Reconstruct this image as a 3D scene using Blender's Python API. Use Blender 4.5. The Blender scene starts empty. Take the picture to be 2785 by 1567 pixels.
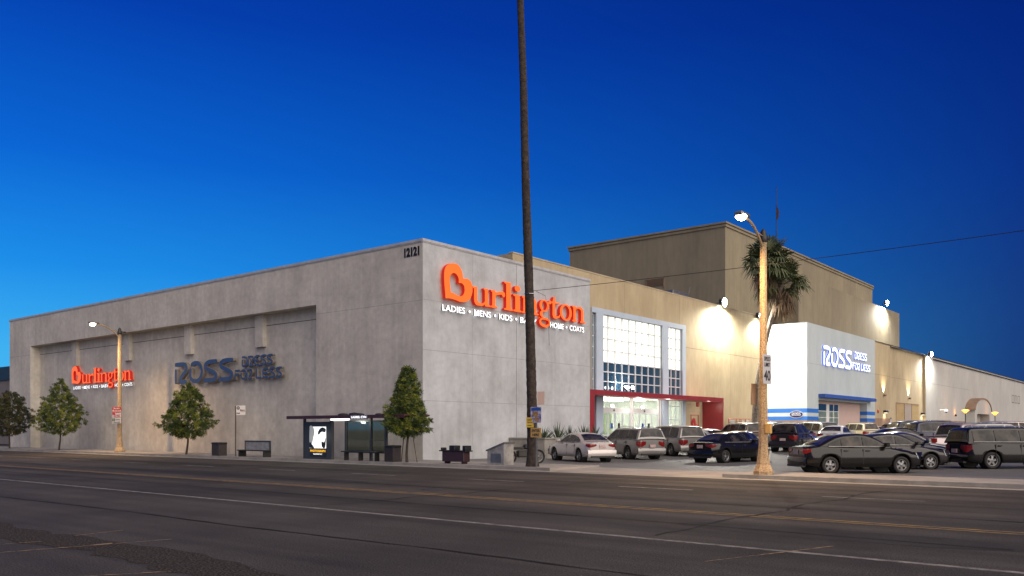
import bpy, bmesh, math, random
from mathutils import Vector, Matrix
R = math.radians
random.seed(7)
SC = bpy.context.scene
COL = SC.collection

# ------------------------------------------------------------------ camera
cd = bpy.data.cameras.new('camera')
cd.sensor_width = 36.0
cd.lens = 29.94
cd.shift_y = 0.138
cd.clip_end = 4000
cam = bpy.data.objects.new('camera', cd)
COL.objects.link(cam)
cam.location = (31.43, -31.55, 1.7)
cam.rotation_euler = (R(90), 0, R(38.91))
SC.camera = cam

# ------------------------------------------------------------------ sky and dusk light
SUN_EL, SUN_AZ = 32.0, 105.0         # soft glow of the open sky behind the camera (azimuth clockwise from +Y)
w = bpy.data.worlds.new('World')
SC.world = w
w.use_nodes = True
nt = w.node_tree
nt.nodes.clear()
out = nt.nodes.new('ShaderNodeOutputWorld')
bg = nt.nodes.new('ShaderNodeBackground')
sky = nt.nodes.new('ShaderNodeTexSky')
sky.sky_type = 'NISHITA'
sky.sun_disc = False
sky.sun_elevation = R(-3.0)
sky.sun_rotation = R(-62)
sky.dust_density = 0.2
sky.ozone_density = 6.0
geo = nt.nodes.new('ShaderNodeTexCoord')
sep = nt.nodes.new('ShaderNodeSeparateXYZ')
nt.links.new(geo.outputs['Generated'], sep.inputs[0])
def sky_ramp(stops):                               # colour by height above the horizon
    n = nt.nodes.new('ShaderNodeValToRGB'); cr = n.color_ramp
    cr.elements[0].position = stops[0][0]; cr.elements[0].color = (*stops[0][1], 1)
    cr.elements[1].position = stops[-1][0]; cr.elements[1].color = (*stops[-1][1], 1)
    for p, c in stops[1:-1]:
        e = cr.elements.new(p); e.color = (*c, 1)
    nt.links.new(sep.outputs['Z'], n.inputs[0]); return n
west = sky_ramp([(0, (.075,.48,.88)), (.08, (.050,.44,.88)), (.17, (.012,.27,.82)), (.28, (.003,.135,.67)), (.42, (.0012,.055,.46)), (.6, (.001,.03,.30)), (1, (.001,.008,.09))])
east = sky_ramp([(0, (.010,.040,.17)), (.12, (.008,.042,.21)), (.25, (.003,.032,.24)), (.38, (.001,.020,.21)), (.5, (.0008,.012,.16)), (1, (.0005,.004,.05))])
dot = nt.nodes.new('ShaderNodeVectorMath'); dot.operation = 'DOT_PRODUCT'
az = R(38.91 + 50)
dot.inputs[1].default_value = (-math.sin(az), math.cos(az), 0)
nt.links.new(geo.outputs['Generated'], dot.inputs[0])
mr = nt.nodes.new('ShaderNodeMapRange')
mr.inputs['From Min'].default_value = 0.14
mr.inputs['From Max'].default_value = 0.94
nt.links.new(dot.outputs['Value'], mr.inputs['Value'])
mul = nt.nodes.new('ShaderNodeMix'); mul.data_type = 'RGBA'
nt.links.new(mr.outputs[0], mul.inputs[0]); nt.links.new(east.outputs[0], mul.inputs[6]); nt.links.new(west.outputs[0], mul.inputs[7])
sk2 = nt.nodes.new('ShaderNodeVectorMath'); sk2.operation = 'SCALE'
sk2.inputs['Scale'].default_value = 0.02
nt.links.new(sky.outputs[0], sk2.inputs[0])
add = nt.nodes.new('ShaderNodeVectorMath'); add.operation = 'ADD'
nt.links.new(mul.outputs[2], add.inputs[0]); nt.links.new(sk2.outputs[0], add.inputs[1])
nt.links.new(add.outputs[0], bg.inputs[0])
bg.inputs[1].default_value = 1.0
nt.links.new(bg.outputs[0], out.inputs[0])

sl = bpy.data.lights.new('sky_glow', 'SUN')
sl.energy = 4.6
sl.angle = R(88)
sl.color = (1.0, 0.88, 0.75)
so = bpy.data.objects.new('sky_glow', sl)
COL.objects.link(so)
saz, sel = R(SUN_AZ), R(SUN_EL)
sd = Vector((math.sin(saz)*math.cos(sel), math.cos(saz)*math.cos(sel), math.sin(sel)))
so.rotation_euler = sd.to_track_quat('Z', 'Y').to_euler()
so.location = (60, -60, 60)

SC.view_settings.view_transform = 'Standard'
SC.view_settings.look = 'None'
SC.view_settings.gamma = 1
SC.view_settings.exposure = 0.0
SC.cycles.max_bounces = 6
SC.cycles.sample_clamp_indirect = 4.0

# ------------------------------------------------------------------ materials
def mat(name, col, rough=0.7, metal=0.0, emit=None, es=0.0, coat=0.0, bump=0.0, bscale=40.0, var=0.0, vscale=1.0, col2=None,
        streak=False, lanes=False, drips=0.0, spec=None, fine=0.0, fscale=60.0, vdet=8):
    m = bpy.data.materials.new(name)
    m.use_nodes = True
    t = m.node_tree
    b = t.nodes['Principled BSDF']
    b.inputs['Base Color'].default_value = (*col, 1)
    b.inputs['Roughness'].default_value = rough
    b.inputs['Metallic'].default_value = metal
    if coat: b.inputs['Coat Weight'].default_value = coat; b.inputs['Coat Roughness'].default_value = 0.06
    if spec is not None: b.inputs['Specular IOR Level'].default_value = spec
    if emit: b.inputs['Emission Color'].default_value = (*emit, 1); b.inputs['Emission Strength'].default_value = es
    tc = t.nodes.new('ShaderNodeTexCoord')
    last = None
    if var or col2:
        c2 = col2 or tuple(c*(1-var) for c in col)
        n = t.nodes.new('ShaderNodeTexNoise')
        n.inputs['Scale'].default_value = vscale; n.inputs['Detail'].default_value = vdet; n.inputs['Roughness'].default_value = 0.62
        src = tc.outputs['Object']
        if streak:
            mp = t.nodes.new('ShaderNodeMapping'); mp.inputs['Scale'].default_value = (1, 1, 0.55)
            t.links.new(src, mp.inputs[0]); src = mp.outputs[0]
        t.links.new(src, n.inputs['Vector'])
        r = t.nodes.new('ShaderNodeMapRange'); r.inputs['From Min'].default_value = 0.36; r.inputs['From Max'].default_value = 0.64
        t.links.new(n.outputs['Fac'], r.inputs['Value'])
        mx = t.nodes.new('ShaderNodeMix'); mx.data_type = 'RGBA'
        mx.inputs[6].default_value = (*col, 1); mx.inputs[7].default_value = (*c2, 1)
        t.links.new(r.outputs[0], mx.inputs[0])
        last = mx.outputs[2]
    if fine:
        n2 = t.nodes.new('ShaderNodeTexNoise'); n2.inputs['Scale'].default_value = fscale; n2.inputs['Detail'].default_value = 3
        s2 = tc.outputs['Object']
        if streak:
            mp2 = t.nodes.new('ShaderNodeMapping'); mp2.inputs['Scale'].default_value = (1, 1, 0.4)
            t.links.new(s2, mp2.inputs[0]); s2 = mp2.outputs[0]
        t.links.new(s2, n2.inputs['Vector'])
        r2 = t.nodes.new('ShaderNodeMapRange'); r2.inputs['From Min'].default_value = 0.3; r2.inputs['From Max'].default_value = 0.7
        r2.inputs['To Min'].default_value = 1-fine; r2.inputs['To Max'].default_value = 1+fine
        t.links.new(n2.outputs['Fac'], r2.inputs['Value'])
        sc = t.nodes.new('ShaderNodeVectorMath'); sc.operation = 'SCALE'
        if last: t.links.new(last, sc.inputs[0])
        else: sc.inputs[0].default_value = col
        t.links.new(r2.outputs[0], sc.inputs['Scale'])
        last = sc.outputs[0]
    if drips:            # faint rain streaks
        mp5 = t.nodes.new('ShaderNodeMapping'); mp5.inputs['Scale'].default_value = (1.7, 1.7, 0.07)
        t.links.new(tc.outputs['Object'], mp5.inputs[0])
        n5 = t.nodes.new('ShaderNodeTexNoise'); n5.inputs['Scale'].default_value = 1.0; n5.inputs['Detail'].default_value = 7
        n5.inputs['Roughness'].default_value = 0.7
        t.links.new(mp5.outputs[0], n5.inputs['Vector'])
        r5 = t.nodes.new('ShaderNodeMapRange'); r5.inputs['From Min'].default_value = 0.42; r5.inputs['From Max'].default_value = 0.66
        r5.inputs['To Min'].default_value = 1+drips*.3; r5.inputs['To Max'].default_value = 1-drips*1.6
        t.links.new(n5.outputs['Fac'], r5.inputs['Value'])
        s5 = t.nodes.new('ShaderNodeVectorMath'); s5.operation = 'SCALE'
        t.links.new(last, s5.inputs[0]); t.links.new(r5.outputs[0], s5.inputs['Scale']); last = s5.outputs[0]
    if lanes:            # tyre worn bands running with the street
        mp4 = t.nodes.new('ShaderNodeMapping'); mp4.inputs['Scale'].default_value = (0.035, 0.9, 1)
        t.links.new(tc.outputs['Object'], mp4.inputs[0])
        n4 = t.nodes.new('ShaderNodeTexNoise'); n4.inputs['Scale'].default_value = 1.0; n4.inputs['Detail'].default_value = 5
        t.links.new(mp4.outputs[0], n4.inputs['Vector'])
        r4 = t.nodes.new('ShaderNodeMapRange'); r4.inputs['From Min'].default_value = 0.35; r4.inputs['From Max'].default_value = 0.65
        r4.inputs['To Min'].default_value = 0.62; r4.inputs['To Max'].default_value = 1.35
        t.links.new(n4.outputs['Fac'], r4.inputs['Value'])
        s4 = t.nodes.new('ShaderNodeVectorMath'); s4.operation = 'SCALE'
        t.links.new(last, s4.inputs[0]); t.links.new(r4.outputs[0], s4.inputs['Scale']); last = s4.outputs[0]
    if last: t.links.new(last, b.inputs['Base Color'])
    if bump:
        n3 = t.nodes.new('ShaderNodeTexNoise'); n3.inputs['Scale'].default_value = bscale; n3.inputs['Detail'].default_value = 4
        t.links.new(tc.outputs['Object'], n3.inputs['Vector'])
        bp = t.nodes.new('ShaderNodeBump'); bp.inputs['Strength'].default_value = bump; bp.inputs['Distance'].default_value = 0.03
        t.links.new(n3.outputs['Fac'], bp.inputs['Height']); t.links.new(bp.outputs[0], b.inputs['Normal'])
    return m

M = {}
M['stucco'] = mat('stucco_grey', (0.60, 0.56, 0.485), 0.9, bump=0.35, bscale=9, col2=(0.455, 0.42, 0.365), drips=.07, vscale=0.4, streak=False, fine=0.09, fscale=3.0)  # street wall coloured lighter, in place of the extra street light on it
M['stucco_side'] = mat('stucco_grey_light_balanced', (0.46, 0.475, 0.49), 0.9, bump=0.3, bscale=9, col2=(0.345, 0.35, 0.355), drips=.05, vscale=0.4, streak=False, fine=0.06, fscale=2.6)  # same stucco, coloured darker to offset the stronger light on this side
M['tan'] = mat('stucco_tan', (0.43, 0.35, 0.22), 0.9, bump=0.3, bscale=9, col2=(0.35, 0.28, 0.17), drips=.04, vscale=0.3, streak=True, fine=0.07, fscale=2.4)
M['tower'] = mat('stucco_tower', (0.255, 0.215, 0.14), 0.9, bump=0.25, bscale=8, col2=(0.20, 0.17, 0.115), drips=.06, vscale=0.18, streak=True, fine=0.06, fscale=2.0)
M['cream'] = mat('stucco_cream', (0.44, 0.49, 0.50), 0.9, bump=0.2, bscale=9, col2=(0.38, 0.43, 0.44), vscale=0.3, streak=True, fine=0.03, fscale=2.4)
M['pale'] = mat('stucco_far_pale', (0.42, 0.41, 0.38), 0.9, bump=0.2, bscale=9, col2=(0.35, 0.34, 0.32), vscale=0.2, streak=True, fine=0.05, fscale=2.0)
M['brown'] = mat('wainscot_brown', (0.27, 0.18, 0.12), 0.85, col2=(0.20, 0.13, 0.09), vscale=0.6)
M['joint'] = mat('joint_dark', (0.06, 0.055, 0.05), 0.9, var=0.2)
M['joint_soft'] = mat('joint_grey', (0.30, 0.295, 0.285), 0.9, var=0.2)
M['coping'] = mat('coping_metal', (0.45, 0.45, 0.46), 0.55, var=0.25, vscale=2)
M['frameblue'] = mat('metal_panel_pale_blue', (0.42, 0.49, 0.58), 0.6, var=0.08, vscale=1)
M['mullion'] = mat('mullion_white', (0.62, 0.66, 0.70), 0.5, var=0.1)
M['darkframe'] = mat('dark_frame', (0.05, 0.05, 0.055), 0.5, var=0.2)
M['litpane'] = mat('lit_frosted_glass', (0.8, 0.8, 0.7), 0.3, emit=(1.0, 0.97, 0.80), es=1.35, var=0.1)
_t = M['litpane'].node_tree; _b = _t.nodes['Principled BSDF']       # uneven backlight behind the frosted panes
_c = _t.nodes.new('ShaderNodeTexCoord'); _n = _t.nodes.new('ShaderNodeTexNoise'); _n.inputs['Scale'].default_value = 0.45; _n.inputs['Detail'].default_value = 2
_t.links.new(_c.outputs['Object'], _n.inputs['Vector'])
_r = _t.nodes.new('ShaderNodeMapRange'); _r.inputs['From Min'].default_value = .35; _r.inputs['From Max'].default_value = .65; _r.inputs['To Min'].default_value = .82; _r.inputs['To Max'].default_value = 1.5
_t.links.new(_n.outputs['Fac'], _r.inputs['Value']); _t.links.new(_r.outputs[0], _b.inputs['Emission Strength'])
M['bluepane'] = mat('dark_blue_glass', (0.025, 0.055, 0.085), 0.06, var=0.3, vscale=0.4, emit=(0.05, 0.12, 0.2), es=0.12)
M['red'] = mat('portal_red', (0.26, 0.026, 0.030), 0.42, var=0.12, vscale=1.2)
M['redframe'] = mat('heart_red', (0.42, 0.03, 0.04), 0.5, var=0.1)
M['white'] = mat('painted_white', (0.72, 0.72, 0.70), 0.6, var=0.06, vscale=1)
M['room'] = mat('store_wall_white', (0.8, 0.8, 0.76), 0.7, var=0.05, vscale=0.5)
M['ceil_light'] = mat('ceiling_tubes', (0.9, 0.9, 0.9), 0.5, emit=(1, 0.98, 0.88), es=9.0, var=0.02)
M['roof'] = mat('roof_membrane', (0.18, 0.17, 0.16), 0.9, var=0.3, vscale=0.5)
M['blueband'] = mat('band_blue', (0.02, 0.14, 0.50), 0.6, var=0.1, vscale=1)
M['bluedeep'] = mat('awning_blue', (0.03, 0.09, 0.36), 0.5, var=0.1)
M['oval'] = mat('badge_navy', (0.008, 0.015, 0.12), 0.35, var=0.1)
M['signwhite'] = mat('sign_white_lit', (0.9, 0.9, 0.95), 0.4, emit=(0.85, 0.93, 1.0), es=1.25, var=0.02)
M['halo'] = mat('sign_return_blue', (0.02, 0.05, 0.5), 0.4, emit=(0.04, 0.12, 1.0), es=.8, var=0.1)
M['orange'] = mat('neon_orange', (0.5, 0.10, 0.02), 0.4, emit=(1.0, 0.12, 0.006), es=1.0, var=0.05)
M['redside'] = mat('neon_red', (0.30, 0.008, 0.008), 0.5, emit=(1.0, 0.02, 0.012), es=0.30, var=0.05)
M['tagwhite'] = mat('tagline_white', (0.9, 0.9, 0.9), 0.4, emit=(0.93, 0.96, 1.0), es=1.3, var=0.02)
M['navy'] = mat('letter_navy', (0.05, 0.085, 0.19), 0.45, var=0.2, vscale=4)
M['lettergrey'] = mat('letter_return', (0.24, 0.205, 0.17), 0.6, var=0.15)
M['black'] = mat('black_paint', (0.012, 0.012, 0.013), 0.5, var=0.2)
M['number'] = mat('number_black', (0.006, 0.006, 0.006), 0.6, var=0.1)
M['asphalt'] = mat('asphalt', (0.064, 0.055, 0.048), 0.85, bump=1.0, bscale=45, col2=(0.040, 0.034, 0.030), vscale=0.33, fine=0.85, fscale=42, vdet=10, spec=.25, lanes=True)
M['lot'] = mat('lot_asphalt', (0.125, 0.122, 0.12), 0.62, bump=0.25, bscale=45, col2=(0.085, 0.083, 0.082), vscale=0.25, fine=0.15, fscale=40)
M['ground'] = mat('far_ground', (0.05, 0.048, 0.045), 0.9, var=0.3, vscale=0.02)
M['concrete'] = mat('pavement_concrete', (0.30, 0.275, 0.25), 0.85, bump=0.2, bscale=20, col2=(0.22, 0.20, 0.185), vscale=0.7, fine=0.1, fscale=30)
M['kerbm'] = mat('kerb_concrete', (0.30, 0.28, 0.25), 0.85, var=0.3, vscale=1.5)
M['line'] = mat('road_paint_white', (0.26, 0.235, 0.21), 0.9, col2=(0.09, 0.08, 0.07), vscale=4.0, fine=0.25, fscale=25)
M['yline'] = mat('road_paint_yellow', (0.30, 0.17, 0.04), 0.85, col2=(0.09, 0.065, 0.04), vscale=3.0)
M['crack'] = mat('crack_sand', (0.32, 0.21, 0.11), 0.95, var=0.4, vscale=8)
M['gravelm'] = mat('rough_aggregate', (0.026, 0.022, 0.020), 0.95, bump=0.8, bscale=34, col2=(0.062, 0.052, 0.045), vscale=34, fine=0.7, fscale=34, spec=.08, vdet=3)
M['poleconc'] = mat('pole_aggregate', (0.46, 0.34, 0.20), 0.85, bump=0.6, bscale=60, col2=(0.20, 0.13, 0.075), vscale=24, vdet=3)
M['metal'] = mat('grey_metal', (0.22, 0.22, 0.22), 0.45, metal=0.6, var=0.3, vscale=3)
M['darkmetal'] = mat('dark_metal', (0.04, 0.038, 0.036), 0.5, metal=0.4, var=0.3, vscale=3)
M['lampwarm'] = mat('lamp_lens_warm', (1, 0.9, 0.7), 0.3, emit=(1.0, 0.80, 0.50), es=60, var=0.02)
M['lampwhite'] = mat('lamp_lens_cool', (1, 1, 1), 0.3, emit=(0.85, 0.97, 1.0), es=90, var=0.02)
M['lamporange'] = mat('lantern_orange', (1, 0.6, 0.2), 0.3, emit=(1.0, 0.33, 0.03), es=5, var=0.02)
M['bark'] = mat('palm_trunk', (0.055, 0.040, 0.031), 0.95, bump=1.0, bscale=16, col2=(0.016, 0.012, 0.010), vscale=6)
M['bark2'] = mat('palm_trunk_pale', (0.20, 0.17, 0.14), 0.95, bump=1.0, bscale=12, col2=(0.07, 0.055, 0.045), vscale=7)
M['treebark'] = mat('tree_bark', (0.07, 0.055, 0.042), 0.95, bump=0.6, bscale=30, var=0.5, vscale=12)
M['stake'] = mat('timber_stake', (0.11, 0.075, 0.05), 0.9, var=0.3, vscale=6)
M['leaf'] = mat('leaf_green', (0.19, 0.215, 0.022), 0.6, col2=(0.035, 0.065, 0.012), vscale=2.3, fine=0.35, fscale=9)
M['leaf2'] = mat('leaf_dull', (0.085, 0.085, 0.018), 0.65, col2=(0.025, 0.035, 0.012), vscale=2.3, fine=0.35, fscale=9)
M['frond'] = mat('palm_frond', (0.09, 0.105, 0.038), 0.7, col2=(0.035, 0.05, 0.02), vscale=1.3, fine=0.3, fscale=8)
M['deadfrond'] = mat('dry_frond', (0.17, 0.11, 0.06), 0.9, col2=(0.07, 0.045, 0.028), vscale=2.5)
M['agave'] = mat('agave_leaf', (0.06, 0.09, 0.045), 0.6, col2=(0.025, 0.04, 0.02), vscale=4)
M['glass'] = mat('car_glass', (0.004, 0.005, 0.006), 0.05, col2=(0.05, 0.043, 0.038), vscale=2.2, vdet=2, spec=0.3)
M['tyre'] = mat('tyre_rubber', (0.012, 0.012, 0.012), 0.8, var=0.2)
M['rim'] = mat('alloy_rim', (0.22, 0.22, 0.225), 0.38, metal=0.85, var=0.1)
M['tail'] = mat('tail_lamp_red', (0.20, 0.010, 0.010), 0.15, coat=0.6, var=0.3, vscale=14)
M['amber'] = mat('amber_lamp', (0.8, 0.25, 0.03), 0.2, var=0.2, emit=(1, 0.35, 0.03), es=0.25)
M['head'] = mat('head_lamp_clear', (0.6, 0.62, 0.65), 0.1, coat=0.8, var=0.2, vscale=14)
M['plate'] = mat('number_plate', (0.55, 0.5, 0.48), 0.5, col2=(0.3, 0.12, 0.12), vscale=22)
M['trim'] = mat('car_trim_black', (0.018, 0.018, 0.018), 0.55, var=0.2)
M['chrome'] = mat('chrome', (0.6, 0.6, 0.62), 0.12, metal=1.0, var=0.1)
M['signgrey'] = mat('sign_sheet_white', (0.50, 0.49, 0.49), 0.5, var=0.06, vscale=3)
M['signback'] = mat('sign_back_brown', (0.28, 0.17, 0.10), 0.7, var=0.2, vscale=4)
M['signred'] = mat('sign_red', (0.45, 0.03, 0.03), 0.5, var=0.1)
M['signtan'] = mat('sign_tan', (0.52, 0.32, 0.10), 0.6, var=0.1, vscale=3)
M['signyel'] = mat('sign_yellow', (0.48, 0.33, 0.04), 0.6, var=0.15, vscale=6)
M['signink'] = mat('sign_ink', (0.03, 0.025, 0.025), 0.6, var=0.1)
M['signgreen'] = mat('sign_green', (0.02, 0.10, 0.06), 0.5, var=0.1)
M['sticker'] = mat('stickered_sheet', (0.62, 0.60, 0.62), 0.5, col2=(0.08, 0.05, 0.28), vscale=9)
M['stickerbrown'] = mat('sticker_brown', (0.42, 0.26, 0.09), 0.6, col2=(0.2, 0.1, 0.06), vscale=14)
M['pink'] = mat('panel_pink', (0.52, 0.38, 0.33), 0.7, var=0.05)
M['doortan'] = mat('door_tan', (0.36, 0.26, 0.12), 0.7, var=0.1)
M['doorgrey'] = mat('door_grey', (0.32, 0.27, 0.23), 0.7, var=0.1)
M['binm'] = mat('bin_dark', (0.045, 0.035, 0.035), 0.6, var=0.3, vscale=5)
M['newsred'] = mat('newsrack_maroon', (0.045, 0.018, 0.022), 0.5, var=0.3, vscale=5)
M['cabinet'] = mat('cabinet_grey', (0.33, 0.32, 0.30), 0.5, col2=(0.2, 0.19, 0.18), vscale=3)
M['poster'] = mat('poster_backlit_white', (0.8, 0.8, 0.78), 0.4, emit=(1, 1, 0.93), es=1.1, var=0.03)
M['posterdark'] = mat('poster_dark_ink', (0.02, 0.02, 0.02), 0.4, var=0.3, vscale=7)
M['postergrey'] = mat('poster_grey_ink', (0.25, 0.25, 0.25), 0.4, emit=(1, 1, 0.95), es=0.22, var=0.4, vscale=7)
M['postertext'] = mat('poster_title_yellow', (0.8, 0.4, 0.02), 0.4, emit=(1.0, 0.5, 0.02), es=1.0, var=0.02)
M['tube'] = mat('shelter_tube', (1, 1, 1), 0.4, emit=(0.95, 1.0, 0.92), es=2.2, var=0.02)
M['shelterroof'] = mat('shelter_roof_maroon', (0.07, 0.022, 0.022), 0.5, var=0.3, vscale=2)
M['streetblue'] = mat('stop_name_grey', (0.12, 0.11, 0.15), 0.5, var=0.1)

def glass_mat(name, tint, refl=0.12, tr=0.9):
    m = bpy.data.materials.new(name); m.use_nodes = True
    t = m.node_tree; t.nodes.clear()
    o = t.nodes.new('ShaderNodeOutputMaterial'); a = t.nodes.new('ShaderNodeBsdfTransparent'); g = t.nodes.new('ShaderNodeBsdfGlossy')
    g.inputs['Roughness'].default_value = 0.03; a.inputs[0].default_value = (*tint, 1)
    n = t.nodes.new('ShaderNodeTexNoise'); n.inputs['Scale'].default_value = 2.0
    r = t.nodes.new('ShaderNodeMapRange'); r.inputs['To Min'].default_value = refl*0.7; r.inputs['To Max'].default_value = refl*1.3
    t.links.new(n.outputs['Fac'], r.inputs['Value'])
    x = t.nodes.new('ShaderNodeMixShader'); t.links.new(r.outputs[0], x.inputs[0])
    t.links.new(a.outputs[0], x.inputs[1]); t.links.new(g.outputs[0], x.inputs[2]); t.links.new(x.outputs[0], o.inputs[0])
    return m
M['clearglass'] = glass_mat('clear_glass', (0.88, 0.93, 0.9))
M['shelterglass'] = glass_mat('shelter_glass', (0.50, 0.54, 0.47), 0.10)

# ------------------------------------------------------------------ mesh helpers
class MB:
    def __init__(s): s.v = []; s.f = []; s.mi = []; s.sm = []
    def add(s, vs, fs, mi=0, smooth=False):
        k = len(s.v); s.v += [tuple(p) for p in vs]
        for f in fs: s.f.append([k+i for i in f]); s.mi.append(mi); s.sm.append(smooth)
        return s
    def box(s, x0, x1, y0, y1, z0, z1, mi=0):
        return s.add([(x0,y0,z0),(x1,y0,z0),(x1,y1,z0),(x0,y1,z0),(x0,y0,z1),(x1,y0,z1),(x1,y1,z1),(x0,y1,z1)],
                     [(0,3,2,1),(4,5,6,7),(0,1,5,4),(1,2,6,5),(2,3,7,6),(3,0,4,7)], mi)
    def bbox(s, x0, x1, y0, y1, z0, z1, b=0.02, mi=0):   # chamfered box
        x = ((x0,x0+b),(x1,x1-b)); y = ((y0,y0+b),(y1,y1-b)); z = ((z0,z0+b),(z1,z1-b))
        vs = []; idx = {}
        for i in (0,1):
            for j in (0,1):
                for k in (0,1):
                    for a, p in enumerate(((x[i][0],y[j][1],z[k][1]),(x[i][1],y[j][0],z[k][1]),(x[i][1],y[j][1],z[k][0]))):
                        idx[(i,j,k,a)] = len(vs); vs.append(p)
        q = lambda *t: [idx[u] for u in t]
        fs = []
        for i in (0,1): fs.append(q((i,0,0,0),(i,1,0,0),(i,1,1,0),(i,0,1,0)))
        for j in (0,1): fs.append(q((0,j,0,1),(1,j,0,1),(1,j,1,1),(0,j,1,1)))
        for k in (0,1): fs.append(q((0,0,k,2),(1,0,k,2),(1,1,k,2),(0,1,k,2)))
        for j in (0,1):
            for k in (0,1): fs.append(q((0,j,k,1),(1,j,k,1),(1,j,k,2),(0,j,k,2)))
        for i in (0,1):
            for k in (0,1): fs.append(q((i,0,k,0),(i,1,k,0),(i,1,k,2),(i,0,k,2)))
            for j in (0,1): fs.append(q((i,j,0,0),(i,j,1,0),(i,j,1,1),(i,j,0,1)))
        for i in (0,1):
            for j in (0,1):
                for k in (0,1): fs.append(q((i,j,k,0),(i,j,k,1),(i,j,k,2)))
        return s.add(vs, fs, mi)
    def quad(s, a, b, c, d, mi=0): return s.add([a,b,c,d], [(0,1,2,3)], mi)
    def prism(s, pts, axis, a, b, mi=0):    # polygon pts in the two other axes
        def P(p, t):
            return (t,p[0],p[1]) if axis == 'x' else (p[0],t,p[1]) if axis == 'y' else (p[0],p[1],t)
        n = len(pts)
        return s.add([P(p,a) for p in pts]+[P(p,b) for p in pts],
                     [list(range(n))[::-1], list(range(n,2*n))]+[(i,(i+1)%n,n+(i+1)%n,n+i) for i in range(n)], mi)
    def tube(s, path, rad, n=10, mi=0, cap=True, smooth=True):
        path = [Vector(p) for p in path]
        rs = rad if isinstance(rad, (list,tuple)) else [rad]*len(path)
        rings = []; vs = []
        up = None
        for i, p in enumerate(path):
            d = (path[min(i+1,len(path)-1)]-path[max(i-1,0)]).normalized()
            if up is None:
                up = Vector((0,0,1)) if abs(d.z) < 0.9 else Vector((1,0,0))
            a = d.cross(up).normalized(); b = a.cross(d).normalized(); up = b
            for j in range(n):
                t = 2*math.pi*j/n
                vs.append(p+(a*math.cos(t)+b*math.sin(t))*rs[i])
        fs = []
        for i in range(len(path)-1):
            for j in range(n): fs.append((i*n+j, i*n+(j+1)%n, (i+1)*n+(j+1)%n, (i+1)*n+j))
        s.add(vs, fs, mi, smooth)
        if cap:
            k = len(vs)-n
            s.add(vs[:n], [list(range(n))], mi); s.add(vs[k:], [list(range(n))[::-1]], mi)
        return s
    def lathe(s, prof, n=24, mi=0, c=(0,0,0), axis='z', smooth=True):
        vs = []
        for r, h in prof:
            for j in range(n):
                t = 2*math.pi*j/n; a, b = r*math.cos(t), r*math.sin(t)
                vs.append((c[0]+a,c[1]+b,c[2]+h) if axis == 'z' else (c[0]+a,c[1]+h,c[2]+b) if axis == 'y' else (c[0]+h,c[1]+a,c[2]+b))
        fs = [(i*n+j, i*n+(j+1)%n, (i+1)*n+(j+1)%n, (i+1)*n+j) for i in range(len(prof)-1) for j in range(n)]
        return s.add(vs, fs, mi, smooth)
    def build(s, name, mats, parent=None, fixn=True):
        me = bpy.data.meshes.new(name)
        me.from_pydata(s.v, [], s.f)
        if not isinstance(mats, (list,tuple)): mats = [mats]
        for m in mats: me.materials.append(m)
        me.polygons.foreach_set('material_index', s.mi)
        me.polygons.foreach_set('use_smooth', s.sm)
        if fixn:
            bm = bmesh.new(); bm.from_mesh(me); bmesh.ops.recalc_face_normals(bm, faces=bm.faces); bm.to_mesh(me); bm.free()
        me.update()
        o = bpy.data.objects.new(name, me)
        COL.objects.link(o)
        if parent: o.parent = parent
        return o

def thing(name, label, cat, loc=(0,0,0), rz=0.0, group=None):
    o = bpy.data.objects.new(name, None); COL.objects.link(o)
    o.location = loc; o.rotation_euler = (0,0,rz); o.empty_display_size = 0.3
    o['label'] = label; o['category'] = cat
    if group: o['group'] = group
    return o
def tag(o, label, cat, group=None):
    o['label'] = label; o['category'] = cat
    if group: o['group'] = group
    return o
def struct(mb, name, m):
    o = mb.build(name, m); o['kind'] = 'structure'; return o
def copy_tree(o, parent=None):
    c = o.copy(); COL.objects.link(c)
    if parent: c.parent = parent
    for ch in list(o.children): copy_tree(ch, c)
    return c
def light(name, kind, loc, energy, color, parent=None, size=0.15, rot=None, spot=None, blend=0.5, target=None):
    l = bpy.data.lights.new(name, kind); l.energy = energy; l.color = color
    if kind in ('POINT','SPOT'): l.shadow_soft_size = size
    if kind == 'SPOT': l.spot_size = R(spot); l.spot_blend = blend
    o = bpy.data.objects.new(name, l); COL.objects.link(o); o.location = loc
    if target is not None:
        d = Vector(loc)-Vector(target); o.rotation_euler = d.to_track_quat('Z','Y').to_euler()
    elif rot: o.rotation_euler = rot
    if parent: o.parent = parent
    return o

# flat shapes from closed outlines (curve fill, so letters have true holes)
def curve_mesh(loops, depth, mt):
    cu = bpy.data.curves.new('outline', 'CURVE'); cu.dimensions = '2D'; cu.fill_mode = 'BOTH'; cu.extrude = depth/2
    for L in loops:
        sp = cu.splines.new('POLY'); sp.points.add(len(L)-1); sp.use_cyclic_u = True
        for p, q in zip(sp.points, L): p.co = (q[0], q[1], 0, 1)
    return obj_to_mesh(cu, depth, mt)
def text_mesh(s, size, depth, mt, bold=0.0, width=None, align='LEFT', spacing=1.0, shear=0):
    cu = bpy.data.curves.new('text', 'FONT'); cu.body = s; cu.size = size; cu.extrude = depth/2; cu.offset = bold; cu.align_x = align
    cu.resolution_u = 3; cu.space_character = spacing; cu.shear = shear
    me = obj_to_mesh(cu, depth, mt)
    if width and len(me.vertices):
        xs = [v.co.x for v in me.vertices]; k = width/max(1e-6, max(xs)-min(xs)); x0 = min(xs)
        for v in me.vertices: v.co.x = (v.co.x-x0)*k if align == 'LEFT' else v.co.x*k
    return me
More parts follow.
